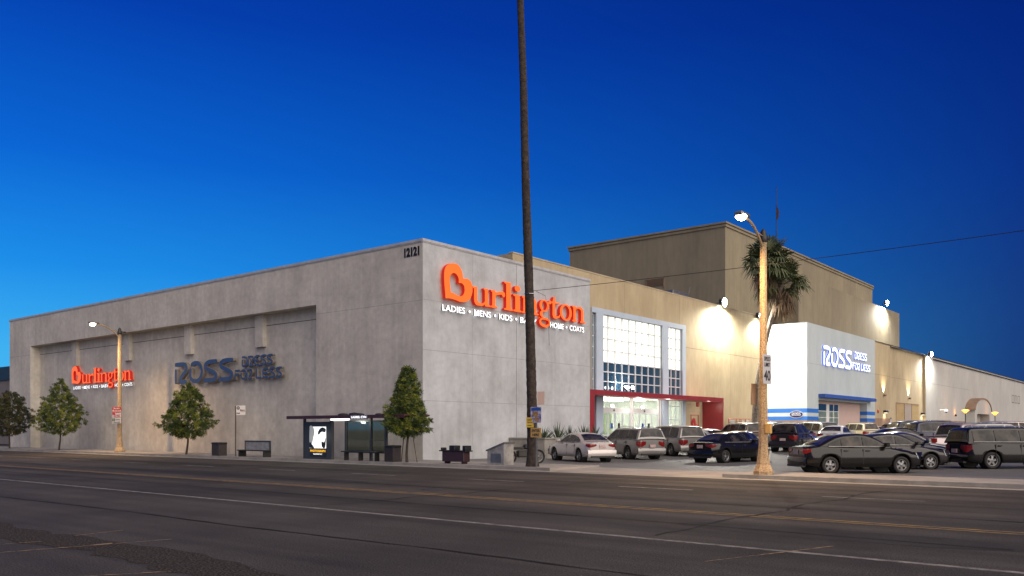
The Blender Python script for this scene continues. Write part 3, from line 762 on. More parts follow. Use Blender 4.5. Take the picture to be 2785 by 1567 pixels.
g.box(-.348,-.335,a,b,.4,5.0,0); g.box(-.348,-.335,b+.25,b+3.6,.4,4.9,1); g.box(-.348,-.335,b+3.7,c,.4,5.0,0)
g.build('loading_door', [M['doortan'], M['doorgrey']], fb)
g = MB()
for y in (a-.08, b+.08, b+3.62): g.box(-.348,-.30,y,y+.07,.4,5.05)
g.box(-.348,-.30,a-.08,c,5.05,5.13); g.build('door_frame', M['brown'], fb)
# window outlines far away
for i in range(3):
    g = MB(); yy = 167-71.86+i*3.6
    for (p0,p1,q0,q1) in ((0,2.2,7.1,7.2),(0,2.2,8.6,8.7),(0,.12,7.2,8.6),(2.08,2.2,7.2,8.6)): g.box(.001,.03,yy+p0,yy+p1,q0,q1)
    w_ = g.build('window', M['darkframe'], fb)
    q = MB(); q.box(.001,.012,yy+.12,yy+2.08,7.2,8.6); q.build('pane', M['pale'], w_)
# arched portal
ap = thing('arched_porch', 'arched pale porch with brown vault roof on the far wall', 'porch', (1.78, 122.6, 0))
g = MB(); W_ = 13.8; cy = W_/2; ax = 1.41
arc = [(cy-cy*math.cos(R(180*i/20)), 4.75+2.0*math.sin(R(180*i/20))) for i in range(21)]
g.prism([(0,-.1),(0,4.75)]+arc[1:-1]+[(W_,4.75),(W_,-.1),(12.3,-.1),(12.3,4.25),(1.7,4.25),(1.7,-.1)], 'x', 0, ax)
g.build('front', M['pale'], ap)
g = MB()
arc2 = [(cy-(cy+.25)*math.cos(R(180*i/20)), 4.75+2.2*math.sin(R(180*i/20))) for i in range(21)]
g.prism(arc2+arc[::-1], 'x', 0.0, ax+.12); g.build('vault_roof', M['brown'], ap)
g = MB(); g.box(ax+.001, ax+.008, .01, 1.68, -.1, 2.6); g.box(ax+.001, ax+.008, 12.32, W_-.01, -.1, 2.6); g.box(.0, ax, -.008, -.001, -.1, 2.6); g.build('wainscot', M['brown'], ap)
light('porch_light', 'POINT', (0.7, 3.2, 3.8), 60, (1, .85, .55), ap, .15)

# neighbour at far left
nb = thing('neighbour_building', 'dark topped grey building at the far left edge', 'building', (-75, 12, 0))
g = MB(); g.box(-30, 12, 0, 20, -.2, 7.9, 0); g.box(-30.1, 12.1, -.15, 20.1, 7.9, 9.6, 1); g.box(-30,12,-.005,-.001,5.0,5.15,1)
g.build('wall', [mat('neighbour_grey', (.19,.165,.155), .9, var=.15), M['darkmetal']], nb)

# low penthouse block on the store roof edge is part of the tan block: flagpole on the tower
fp = thing('flagpole', 'thin dark flagpole on the tower roof with its flag hanging limp', 'flagpole', (-9.7, 72.0, 23.3))
g = MB(); g.tube([(0,0,0),(0,0,8.6)], [.07,.04], 8); g.lathe([(0,0),(.1,.05),(0,.12)], 8, c=(0,0,8.6)); g.build('pole', M['darkmetal'], fp)
g = MB()
for k in range(5): g.add([(.0,.02+.03*k,6.4-.1*k),(.12+.04*k,.05*k,6.2-.12*k),(.10+.03*k,.05*k-.02,4.5+.06*k),(.0,.02,4.7+.1*k)], [(0,1,2,3)])
g.build('flag', mat('flag_cloth', (.10,.04,.06), .9, col2=(.05,.05,.10), vscale=6), fp, fixn=False)

# ================================================================== SIGNS ON THE WALLS
S_, E_, T_ = .27, .11, .085
def L_stem(w0, Hh, x0=0.0):
    s, e, t = S_, E_, T_
    return [(x0,0),(x0+s+2*e,0),(x0+s+2*e,t),(x0+s+e,t+.03),(x0+s+e,Hh),(x0,Hh),(x0,Hh-t),(x0+e,Hh-t-.03),(x0+e,t+.03),(x0,t)]
def letter(ch, w0):
    s, e, t = S_, E_, T_
    if ch == 'l': return [[L_stem(w0, 1.62)]], s+2*e
    if ch == 'i': return [[L_stem(w0, 1.0)], [ell(e+s*.5, 1.36, .17, .17, 18)]], s+2*e
    if ch == 'o': return [[ell(w0/2, .49, w0/2, .52, 30), ell(w0/2, .49, w0/2-.26, .42, 26)]], w0
    if ch == 'n':
        xs = w0-2*e-s       # left edge of right stem
        L = [(0,0),(s+2*e,0),(s+2*e,t),(s+e,t+.03),(s+e,.72)]
        L += [((s+e+xs)/2-(xs-s-e)/2*math.cos(R(180*i/8)), .72+.16*math.sin(R(180*i/8))) for i in range(1,8)]
        L += [(xs,.72),(xs,t+.03),(xs-e*.8,t),(xs-e*.8,0),(w0,0),(w0,t),(xs+s,t+.03),(xs+s,.66)]
        L += [(xs+s-(s+.12)*(1-math.cos(R(90*i/6))), .66+.36*math.sin(R(90*i/6))) for i in range(1,7)]
        L += [(s+e+.08,.93),(s+e,.88),(s+e,1.0),(0,1.0),(0,1-t),(e,1-t-.03),(e,t+.03),(0,t)]
        return [[L]], w0
    if ch == 'u':
        xs = w0-2*e-s
        L = [(0,1),(s+e,1),(s+e,.30)]
        L += [((s+e+xs)/2-(xs-s-e)/2*math.cos(R(180*i/8)), .30-.17*math.sin(R(180*i/8))) for i in range(1,8)]
        L += [(xs,.3),(xs,1-t-.03),(xs-e*.8,1-t),(xs-e*.8,1),(xs+s,1),(xs+s,t+.03),(w0,t),(w0,0),(xs,0),(xs,.12)]
        L += [(xs-.1,.05),(xs-.25,-.02),(e+.28,-.02)]
        L += [(e+.28-.28*math.sin(R(90*i/6)), -.02+.34*(1-math.cos(R(90*i/6)))) for i in range(1,7)]
        L += [(e,1-t-.03),(0,1-t)]
        return [[L]], w0
    if ch == 'r':
        L = [(0,0),(s+2*e+.06,0),(s+2*e+.06,t),(s+e,t+.03),(s+e,.62),(s+e+.1,.76),(w0-.30,.84),(w0-.2,.72),(w0-.08,.70),(w0,.80),(w0-.02,.94),(w0-.15,1.02),(w0-.35,1.0),(s+e+.06,.90),(s+e,.82),(s+e,1),(0,1),(0,1-t),(e,1-t-.03),(e,t+.03),(0,t)]
        return [[L]], w0
    if ch == 't':
        L = [(e,1-t),(e,.22),(e+.05,.06),(e+.2,-.02),(e+.42,-.01),(w0-.06,.10),(w0,.26),(w0-.07,.28),(w0-.14,.17),(e+s+.08,.13),(e+s,.24),(e+s,1-t),(w0-.05,1-t),(w0-.05,1),(e+s,1),(e+s,1.34),(e+.1,1.30),(e,1.0),(0,1),(0,1-t)]
        return [[L]], w0
    if ch == 'g':
        up = [ell(w0*.42, .66, w0*.40, .36, 26), ell(w0*.42, .66, w0*.40-.22, .28, 22)]
        ear = [[(w0*.66,.90),(w0*.78,.92),(w0*.86,1.02),(w0*.97,1.04),(w0*1.03,.96),(w0*1.0,.84),(w0*.90,.82),(w0*.72,.80)]]
        link = [[(w0*.22,.36),(w0*.05,.22),(w0*.04,.06),(w0*.16,-.04),(w0*.5,-.06),(w0*.78,-.10),(w0*.9,-.28),(w0*.78,-.24),(w0*.55,-.2),(w0*.3,-.2),(w0*.28,.08),(w0*.25,.17),(w0*.34,.30)]]
        low = [ell(w0*.46, -.36, w0*.48, .30, 26), ell(w0*.46, -.34, w0*.48-.17, .17, 22)]
        return [up, ear, link, low], w0
spec = [('u',3.62,5.14),('r',5.18,6.43),('l',6.36,7.14),('i',7.2,7.96),('n',8.02,9.62),('g',9.7,10.9),('t',10.95,11.87),('o',11.83,13.14),('n',13.2,14.68)]
def coat_sign(name, label, loc, face, k):
    root = thing(name, label, 'sign', loc, 0, 'red orange heart script signs on the grey walls')
    def put(loops, nm, x0, z0, sx, sz, off):
        me = curve_mesh([[(x0+p[0]*sx, z0+p[1]*sz) for p in L] for L in loops], .2, [M['orange'], M['redside']])
        place(me, nm, Matrix.Scale(1,4) @ frame((0,0,0), face) @ Matrix.Diagonal((k,k,1,1)) @ Matrix.Translation((0,0,.16+off)), root)
    put([HO, HI], 'letter', 0, 0, 1, 1, .05)
    for i, (ch, a, b) in enumerate(spec):
        parts, w0 = letter(ch, (b-a)/1.0)
        me_all = None
        bmx = bmesh.new()
        for j, loops in enumerate(parts):
            sx = (b-a)/w0
            me = curve_mesh([[(a-1.29+p[0]*sx, p[1]*1.0) for p in L] for L in loops], .2, [M['orange'], M['redside']])
            me.transform(Matrix.Translation((0,0,.16+.004*j+.001*i)))
            bmx.from_mesh(me)
        me = bpy.data.meshes.new('letter'); bmx.to_mesh(me); bmx.free()
        me.materials.append(M['orange']); me.materials.append(M['redside'])
        place(me, 'letter', frame((0,0,0), face) @ Matrix.Diagonal((k,k,1,1)), root)
    for s, a, b in (('LADIES',1.29,3.09),('•',3.4,3.52),('MENS',3.84,5.28),('•',5.59,5.71),('KIDS',6.02,7.2),('•',7.52,7.64),('BABY',7.95,9.55),('HOME',10.95,12.36),('•',12.62,12.74),('COATS',13.03,14.67)):
        if s == '•':
            me = curve_mesh([ell((a+b)/2-1.29, -.42, .075, .075, 12)], .1, [M['tagwhite'], M['lettergrey']])
        else:
            me = text_mesh(s, .46, .1, [M['tagwhite'], M['lettergrey']], bold=.005, width=b-a)
            me.transform(Matrix.Translation((a-1.29, -.58, 0)))
        place(me, 'tagline_word', frame((0,0,0), face) @ Matrix.Diagonal((k,k,1,1)) @ Matrix.Translation((0,0,.12)), root)
    return root
coat_sign('store_sign', 'large glowing orange Burlington letters with heart B on the lot side wall', (0, 1.29, 8.6), '+x', 1.0)
coat_sign('store_sign', 'smaller glowing orange Burlington letters in the recessed street wall', (-41.4, .8, 5.44), '-y', .735)

GL = {
 'R': [[(.05,.93),(.45,.94),(.62,.86),(.66,.70),(.58,.55),(.42,.38),(.32,.22),(.32,.06),(.62,.06)], [(.05,.62),(.05,.06)]],
 'O': [[(.08,.60),(.06,.40),(.10,.20),(.24,.07),(.45,.06),(.62,.20),(.70,.50),(.63,.80),(.46,.93),(.28,.94),(.15,.88)]],
 'S': [[(.66,.94),(.30,.94),(.10,.84),(.10,.68),(.30,.55),(.54,.42),(.66,.28),(.58,.10),(.40,.06),(.04,.06)]],
 'D': [[(.05,.94),(.35,.94),(.60,.80),(.66,.5),(.60,.20),(.38,.06),(.05,.06),(.05,.62)]],
 'E': [[(.62,.94),(.30,.94),(.08,.80),(.05,.5),(.08,.2),(.30,.06),(.62,.06)], [(.16,.5),(.56,.5)]],
 'F': [[(.62,.94),(.05,.94)], [(.07,.62),(.07,.05)], [(.19,.55),(.52,.55)]],
 'L': [[(.06,.94),(.06,.16),(.14,.06),(.60,.06)]],
}
def stroke_text(s, x0, z0, w_, h_, th, mats, root, fr, depth=.18, off=.25, gap=.1):
    n = len(s); cw = (w_+gap*w_/n)/n
    for i, ch in enumerate(s):
        if ch == ' ': continue
        bmx = bmesh.new()
        for j, st in enumerate(GL[ch]):
            k = cw*(1-gap)/.72
            pts = smooth_path([(p[0]*k, p[1]*h_) for p in st], 4) if len(st) > 3 else [(p[0]*k, p[1]*h_) for p in st]
            me = curve_mesh([ribbon(pts, th)], depth, mats)
            me.transform(Matrix.Translation((x0+i*cw, z0, off+.004*j))); bmx.from_mesh(me)
        me = bpy.data.meshes.new('letter'); bmx.to_mesh(me); bmx.free()
        for m_ in mats: me.materials.append(m_)
        place(me, 'letter', fr, root)
s1 = thing('store_sign', 'unlit navy ROSS DRESS FOR LESS letters standing off the street wall', 'sign', (-24.95, .8, 4.94))
fr = frame((0,0,0), '-y')
mm = [M['navy'], M['lettergrey']]
stroke_text('ROSS', 0, 0, 7.2, 1.40, .28, mm, s1, fr, .25, .33)
stroke_text('DRESS', 8.1, .84, 3.3, .62, .125, mm, s1, fr, .2, .3)
stroke_text('FOR', 7.3, .0, 1.95, .62, .125, mm, s1, fr, .2, .3)
stroke_text('LESS', 9.65, .0, 2.7, .62, .125, mm, s1, fr, .2, .3)
s2 = thing('store_sign', 'white lit ROSS DRESS FOR LESS letters with blue glow on the white block', 'sign', (2.12, 53.95, 8.18))
fr = frame((0,0,0), '+x'); mm = [M['signwhite'], M['halo']]
stroke_text('ROSS', 0, 0, 8.8, 1.85, .36, mm, s2, fr, .14, .12)
stroke_text('DRESS', 9.95, 1.22, 4.3, .74, .15, mm, s2, fr, .12, .1)
stroke_text('FOR', 9.1, .06, 2.6, .70, .15, mm, s2, fr, .12, .1)
stroke_text('LESS', 12.1, .06, 3.4, .70, .15, mm, s2, fr, .12, .1)
bd = thing('badge_sign', 'navy oval ROSS badge on the blue bands of the white block', 'sign', (1.09, 49.85, 3.14))
place(curve_mesh([ell(0,0,.68,.36,32)], .05, M['signgrey']), 'rim', frame((0,-.035,0), '-y'), bd)
place(curve_mesh([ell(0,0,.63,.31,32)], .05, M['oval']), 'face', frame((0,-.045,0), '-y'), bd)
stroke_text('ROSS', -.42, -.1, .86, .27, .065, [M['signgrey'], M['signgrey']], bd, frame((0,-.06,0), '-y'), .02, .02)

# ================================================================== LAMPS
def street_lamp(loc, label, signs=None):
    r_ = thing('street_lamp', label, 'street lamp', loc, 0, 'concrete street lamps at the kerb')
    g = MB(); n = 8
    g.lathe([(.36,0),(.36,.12),(.25,.36),(.20,.7),(.17,1.05)], n, smooth=False); g.build('base', M['poleconc'], r_)
    g = MB(); g.lathe([(.168,1.04),(.145,3.0),(.122,7.75),(.118,8.15)], n, smooth=False); g.build('pole', M['poleconc'], r_)
    g = MB(); g.lathe([(.13,8.10),(.15,8.13),(.15,8.30),(.12,8.34),(.11,8.44),(.07,8.52),(.03,8.57),(0,8.59)], 12); g.tube([(0,.15,8.3),(0,.42,8.3)], .04, 8); g.build('finial_cap', M['darkmetal'], r_)
    g = MB(); g.tube(smooth_path([(0,-.1,7.95),(0,-.35,8.2),(0,-.9,8.55),(0,-1.45,8.68)], 4), .045, 8); g.tube([(0,-.12,8.32),(0,-.55,8.36)], .025, 6); g.build('arm', M['poleconc'], r_)
    g = MB(); g.bbox(-.16,.16,-2.1,-1.42,8.66,8.80,.05); hd = g.build('lamp_head', M['metal'], r_)
    g = MB(); g.lathe([(0,-.14),(.10,-.12),(.17,-.05),(.185,0)], 16, c=(0,-1.85,8.66)); g.build('lens', M['lampwarm'], hd)
    light('street_lamp_light', 'SPOT', (0,-1.85,8.50), 4200, (1.0, .64, .32), r_, .12, rot=(0,0,0), spot=150, blend=1.0)
    return r_
street_lamp((19.58,-2.9,.12), 'tall concrete street lamp with the speed limit sign, nearest lamp')
street_lamp((-26.4,-2.9,.12), 'distant street lamp by the recessed wall with a parking sign stack')

def wall_flood(loc, label, power, spread=120, tgt=(2.5,0,-6), col=(1,.96,.82), r=.22, post=0.5):
    r_ = thing('wall_floodlight', label, 'floodlight', loc, 0, 'bright white floodlights along the roof edges')
    g = MB(); g.tube([(-.3,0,-post),(-.3,0,.05),(.1,0,.12)], .035, 6); g.build('bracket', M['darkmetal'], r_)
    g = MB(); g.bbox(.0,.34,-.48,.48,-.22,.30,.05); hd = g.build('housing', M['darkmetal'], r_)
    g = MB(); g.lathe([(0,.16),(.2,.13),(.34,.06),(.38,0)], 20, c=(.345,0,.03), axis='x'); g.build('lens', M['lampwhite'], hd)
    light('floodlight_beam', 'SPOT', (.45,0,-.18), power, col, r_, r, spot=spread, blend=.6, target=(.45+tgt[0], tgt[1], -.18+tgt[2]))
    return r_
wall_flood((-1.75,39.2,12.95), 'brightest floodlight on the tan parapet, left of the street lamp pole', 24000, 174, (1.3,0,-6))
wall_flood((-1.75,47.3,12.6), 'floodlight on the tan parapet hidden close behind the street lamp pole', 6500, 172, (1.2,.6,-6))
wall_flood((-3.6,96.7,19.7), 'high floodlight above the end of the white store block', 17000, 170, (1.0,-.9,-7), (1,.98,.9))
wall_flood((1.9,98.1,12.2), 'lowest floodlight at the far end of the tan wall', 15000, 172, (1.2,0,-6), (1,.98,.9))
cf = thing('canopy_floodlight', 'twin floodlights standing on the red portal canopy', 'floodlight', (-1.2, 22.0, 4.36))
for dy in (0, .9):
    g = MB(); g.tube([(0,dy,0),(0,dy,.3)], .03, 6); g.bbox(-.12,.12,dy-.18,dy+.18,.3,.55,.03); hd = g.build('housing', M['metal'], cf)
    g = MB(); g.box(.121,.135,dy-.14,dy+.14,.33,.52); g.box(-.135,-.121,dy-.14,dy+.14,.33,.52); g.build('lens', M['lampwhite'], hd)
light('canopy_light', 'POINT', (.35,.45,.5), 45, (.9,.96,1), cf, .08)
light('portal_light', 'POINT', (.3,1.5,-.9), 60, (1,.97,.9), cf, .12)
light('portal_light', 'POINT', (.3,6.0,-.9), 60, (1,.97,.9), cf, .12)
light('portal_light', 'POINT', (.5,12.6,-.7), 22, (1,.9,.75), cf, .12)

def up_sconce(y, x=1.77):
    r_ = thing('up_sconce', 'small uplight sconce on the tan wall '+('beside the white block' if y < 80 else 'over the loading doors'), 'wall lamp', (x, y, 5.9), 0, 'upward sconces on the tan wall')
    g = MB(); g.lathe([(.0,-.25),(.12,-.2),(.2,0),(.17,0),(.0,-.15)], 12, c=(.22,0,0)); g.box(0,.2,-.05,.05,-.2,-.12); g.build('shade', M['brown'], r_)
    light('sconce_light', 'SPOT', (.3,0,.02), 1100, (1,.82,.5), r_, .06, spot=95, blend=.8, target=(.12,0,3))
up_sconce(76.5); up_sconce(89.2, 1.42)
def down_light(y, x, lab):
    r_ = thing('wall_pack_lamp', lab, 'wall lamp', (x, y, 3.7), 0, 'downward wall packs on the tan wall')
    g = MB(); g.bbox(0,.35,-.5,.5,0,.3,.04); hd = g.build('housing', M['darkmetal'], r_)
    g = MB(); g.box(.05,.3,-.4,.4,-.012,-.002); g.build('lens', mat('pack_lens', (1,1,1), .3, emit=(1,.92,.65), es=6, var=.02), hd)
    light('pack_light', 'SPOT', (.2,0,-.05), 130, (1,.88,.58), r_, .08, spot=130, blend=.6)
down_light(76.9, 1.78, 'dark wall pack lamp beside the white block, above the brown base')
down_light(96.1, 1.44, 'dark wall pack lamp right of the loading doors')
for (x, y, lab) in ((4.5,108.6,'orange glowing post lantern left of the arched porch'), (4.5,132.0,'orange glowing post lantern right of the arched porch')):
    r_ = thing('post_lantern', lab, 'lantern', (x, y, gz(y)), 0, 'orange post lanterns by the arched porch')
    g = MB(); g.lathe([(.16,0),(.12,.3),(.07,.4),(.06,3.55),(.1,3.6)], 10); g.build('post', M['black'], r_)
    g = MB(); g.lathe([(.1,3.6),(.30,3.85),(.52,4.0),(.5,4.05),(.2,4.12),(0,4.14)], 16); g.build('lamp_shade', M['lamporange'], r_)
    light('lantern_light', 'POINT', (.0,0,4.35), 30, (1,.4,.08), r_, .2)
ol = thing('wall_lamp', 'small orange glowing lamp on the far pale wall', 'wall lamp', (1.78, 115, 3.9))
g = MB(); g.lathe([(0,-.2),(.14,-.15),(.14,.1),(0,.15)], 12, c=(.16,0,0)); g.box(0,.1,-.05,.05,-.05,.05); g.build('housing', M['darkmetal'], ol)
light('wall_lamp_light', 'POINT', (.35,0,.45), 34, (1,.33,.05), ol, .1)
sc_ = thing('security_camera', 'white security camera on an arm on the far wall', 'camera', (1.78, 105.2, 4.55))
g = MB(); g.box(0,.9,-.05,.05,-.05,.05); g.bbox(.6,1.1,-.18,.18,-.3,.0,.04); g.build('body', M['white'], sc_)
g = MB(); g.lathe([(0,-.16),(.13,-.1),(.16,0)], 12, c=(.85,0,-.3)); g.build('dome', M['glass'], sc_)
rsn = thing('round_sign', 'small round dark and white sign on the wall left of the loading doors', 'sign', (1.43, 80.9, 2.75))
place(curve_mesh([ell(0,0,.42,.42,24), ell(0,0,.30,.30,20)], .03, M['darkframe']), 'ring', frame((.03,0,0), '+x'), rsn)
place(curve_mesh([ell(0,0,.30,.30,20)], .02, M['signgrey']), 'face', frame((.03,0,0), '+x'), rsn)
ab = tag(MB().lathe([(0,0),(.22,0),(.22,.08),(0,.1)], 16, axis='x').build('alarm_bell', M['signred']), 'small round red alarm bell beside the white block', 'bell'); ab.location = (1.78, 74.2, 3.85)
ha = thing('alarm_horn', 'small red alarm strobe hanging under the red portal', 'alarm', (-1.0, 33.2, 3.75))
g = MB(); g.bbox(-.12,.12,-.12,.12,-.18,.2,.03); g.build('housing', M['signred'], ha)

# cart corral with red rails
cc = thing('cart_corral', 'red tube railing corral against the tan wall right of the portal', 'railing', (-1.2, 39.6, gz(40)))
g = MB()
for y in (0,1.6,2.4,3.6,4.4,6.2): g.tube([(0,y,0),(0,y,2.15)], .035, 6)
for z in (.6,1.4,2.15): g.tube([(0,0,z),(0,6.2,z)], .03, 6)
for y in (0,6.2): g.tube([(0,y,2.1),(1.2,y,2.1),(1.2,y,0)], .03, 6)
g.build('rails', mat('rail_red', (.38,.10,.06), .5, var=.2), cc)
g = MB()
for (y, z) in ((.2,1.55),(2.55,1.5),(3.75,1.55)): g.box(.03,.05,y,y+.9 if y<1 else y+.6,z,z+.5)
g.build('notice', M['signgrey'], cc)

# ================================================================== TREES
LEAVES = [M['leaf'], mat('leaf_dark', (.05,.085,.014), .6, var=.5, vscale=5), mat('leaf_new', (.25,.27,.03), .6, var=.4, vscale=5)]
LEAVES2 = [M['leaf2'], mat('leaf_dull_dark', (.035,.045,.012), .65, var=.5, vscale=5), mat('leaf_bronze', (.16,.12,.03), .65, var=.4, vscale=5)]
def small_tree(name, loc, label, trunk_h, prof, seed, leafm, stakes=True, lean=0.0):
    r_ = random.Random(seed)
    root = thing(name, label, 'tree', loc, 0, 'young kerbside trees along the store wall')
    zt = prof[-1][0]
    g = MB()
    pth = [(lean*(trunk_h-z)/trunk_h*-.3+.03*math.sin(z*3+seed), .03*math.cos(z*2.3+seed), z) for z in [0,.4,.8,1.2,trunk_h,trunk_h+.5,(trunk_h+zt)/2,zt*.93]]
    g.tube(pth, [.075,.065,.06,.055,.05,.045,.03,.012], 8)
    limbs = []
    for k in range(13):
        z0 = trunk_h*.85+(zt-trunk_h)*.7*k/13
        a = k*2.4+seed; rad = 0
        for (z1, w1), (z2, w2) in zip(prof, prof[1:]):
            if z1 <= z0+.35 <= z2: rad = w1+(w2-w1)*(z0+.35-z1)/(z2-z1)
        rad = max(rad, .3)*.85
        e = (math.cos(a)*rad, math.sin(a)*rad, z0+.35+rad*.25)
        g.tube([(0,0,z0),(e[0]*.5,e[1]*.5,z0+.3),e], [.03,.02,.008], 6); limbs.append(e)
    g.build('trunk', M['treebark'], root)
    g = MB(); z = prof[0][0]; sp_ = 0
    zt = prof[-1][0]
    nclump = 820
    for c in range(nclump):
        # pick a height weighted by radius
        for _ in range(30):
            z = r_.uniform(prof[0][0], zt); rad = 0
            for (z1, w1), (z2, w2) in zip(prof, prof[1:]):
                if z1 <= z <= z2: rad = w1+(w2-w1)*(z-z1)/(z2-z1)
            if r_.random() < (rad/max(q[1] for q in prof))**1.2+.08: break
        a = r_.uniform(0, 2*math.pi)
        wob = .93+.17*math.sin(a*3+z*2.1+seed)+.13*math.sin(a*5-z*4.3+seed*2)
        rr_ = rad*wob*math.sqrt(r_.uniform(.25, 1.0))
        cx_, cy_ = rr_*math.cos(a), rr_*math.sin(a)
        cr = r_.uniform(.10, .19); mi_ = r_.choice((0,0,1,1,1,2))
        for l in range(44):
            d = Vector((r_.gauss(0,1), r_.gauss(0,1), r_.gauss(.35,.8))).normalized()
            s0 = Vector((cx_, cy_, z)); tip = s0+d*cr*r_.uniform(.7,1.25)
            sd_ = d.cross(Vector((r_.gauss(0,1), r_.gauss(0,1), r_.gauss(0,1)))).normalized()*r_.uniform(.011,.024)
            m_ = s0+d*cr*.3
            g.add([m_-sd_*.6, m_+sd_*.6, tip+sd_*.5, tip-sd_*.5], [(0,1,2,3)], mi_)
    g.build('crown', leafm, root, fixn=False)
    if stakes:
        for sx in (-.42, .45):
            s_ = MB(); s_.tube([(sx*1.25,.1,0),(sx*.55,.05,trunk_h+.15)], .022, 6); s_.build('stake', M['stake'], root)
    return root
small_tree('street_tree', (1.85,-2.9,.1), 'narrow cone shaped young tree beside the bus shelter at the corner', 1.5,
           [(1.25,.3),(1.5,.95),(1.9,1.12),(2.3,1.05),(2.9,.82),(3.5,.58),(4.1,.42),(4.45,.26),(4.62,.06)], 3, LEAVES, True)
small_tree('street_tree', (-17.7,-2.9,.1), 'squat round tree in front of the navy wall letters', 1.35,
           [(1.0,.35),(1.3,1.2),(1.9,1.72),(2.4,1.7),(2.9,1.2),(3.3,1.0),(3.9,.75),(4.2,.4),(4.38,.1)], 11, LEAVES, False, .5)
small_tree('street_tree', (-35.6,-2.9,.1), 'bushy pointed tree left of the small orange wall sign', 1.6,
           [(1.2,.4),(1.5,1.4),(2.2,1.8),(2.9,1.75),(3.5,1.4),(4.2,.9),(4.7,.65),(5.1,.35),(5.35,.12)], 23, LEAVES, False, .5)
small_tree('street_tree', (-45.0,-2.9,.1), 'dull green tree cut off by the left edge of the picture', 1.6,
           [(1.0,.4),(1.5,1.3),(2.2,1.75),(3.0,1.7),(3.7,1.3),(4.2,1.0),(4.6,.4),(4.8,.1)], 31, LEAVES2, False, .3)

def fan_leaf(g, base, d, size, rnd, droop=.3, n=17, mi=0):
    d = d.normalized()
    up = Vector((0,0,1)); s = d.cross(up)
    s = s.normalized() if s.length > .1 else Vector((1,0,0)); nrm = s.cross(d).normalized()
    hub = base+d*size*.85
    g.tube([base, base+d*size*.45+Vector((0,0,.03)), hub], [.022,.018,.012], 5, mi, smooth=False)
    for i in range(n):
        a = R(-115+230*i/(n-1)); q = d*math.cos(a)+s*math.sin(a)
        q = (q+nrm*rnd.uniform(-.1,.15)).normalized()
        ln = size*rnd.uniform(.75,1.0)
        mid = hub+q*ln*.6; tip = hub+q*ln+Vector((0,0,-ln*droop*rnd.uniform(.6,1.5)))
        wv = q.cross(nrm).normalized()*size*.062
        g.add([hub, mid-wv, tip, mid+wv], [(0,1,2,3)], mi)
def fan_palm(label, base, top, r0, r1, csize, seed, group=None, barkm='bark2', skirt=True, name='palm_tree', pts=None):
    rnd = random.Random(seed); base = Vector(base); top = Vector(top)
    root = thing(name, label, 'palm tree', base, 0, group)
    g = MB(); n = 230 if pts else 60; rel = top-base; pth = []; rads = []
    for i in range(n+1):
        t = i/n
        if pts:
            for (t0, a0), (t1, a1) in zip(pts, pts[1:]):
                if t0 <= t <= t1+1e-9: off = Vector(a0)+(Vector(a1)-Vector(a0))*((t-t0)/(t1-t0)); break
            p = off
        else: p = rel*t+Vector((0,0,0))+Vector((rel.x, rel.y, 0))*(-.25*math.sin(math.pi*t))
        pth.append(p); rads.append((r0+(r1-r0)*min(1,t*1.05))*(1+rnd.uniform(-.03,.03)+.035*((i % 4)/3-.5))*(1+.35*max(0,1-t*n/ (6 if pts else 3))**2))
    g.tube(pth, rads, 14); g.build('trunk', M[barkm], root)
    g = MB(); c = pth[-1]
    for k in range(40):
        el = rnd.uniform(-22, 78); a = rnd.uniform(0, 2*math.pi)
        d = Vector((math.cos(a)*math.cos(R(el)), math.sin(a)*math.cos(R(el)), math.sin(R(el))))
        fan_leaf(g, c+Vector((0,0,rnd.uniform(-.3,.2))), d, csize*rnd.uniform(.8,1.1), rnd, rnd.uniform(.08,.25) if el > 15 else .4, 19)
    g.build('crown', M['frond'], root, fixn=False)
    if skirt:
        g = MB()
        for k in range(30):
            a = rnd.uniform(0, 2*math.pi); el = rnd.uniform(-82,-38)
            d = Vector((math.cos(a)*math.cos(R(el)), math.sin(a)*math.cos(R(el)), math.sin(R(el))))
            fan_leaf(g, c+Vector((0,0,rnd.uniform(-1.3,-.2))), d, csize*rnd.uniform(.55,.85), rnd, .6, 11)
        g.build('dry_skirt', M['deadfrond'], root, fixn=False)
    return root
# tall kerbside palm, trunk crosses the whole picture
fan_palm('very tall bare palm trunk rising beside the ENTER HERE sign', (9.42,-2.9,.1), (8.9,-2.9,27), .225, .12, 1.6, 5,
         pts=[(0,(0,0,0)),(.10,(-.03,0,2.7)),(.27,(-.16,0,7.1)),(.45,(-.36,0,12.0)),(.62,(-.50,0,16.6)),(.74,(-.66,0,20)),(1,(-.8,0,27))], barkm='bark')
fan_palm('leaning fan palm with dry skirt right of the street lamp', (1.0,39.9,.4), (2.9,41.5,14.4), .28, .2, 1.5, 9, 'fan palms by the tan wall')
fan_palm('taller fan palm behind the street lamp pole', (2.3,38.4,.4), (1.7,41.0,16.3), .28, .2, 1.55, 14, 'fan palms by the tan wall')

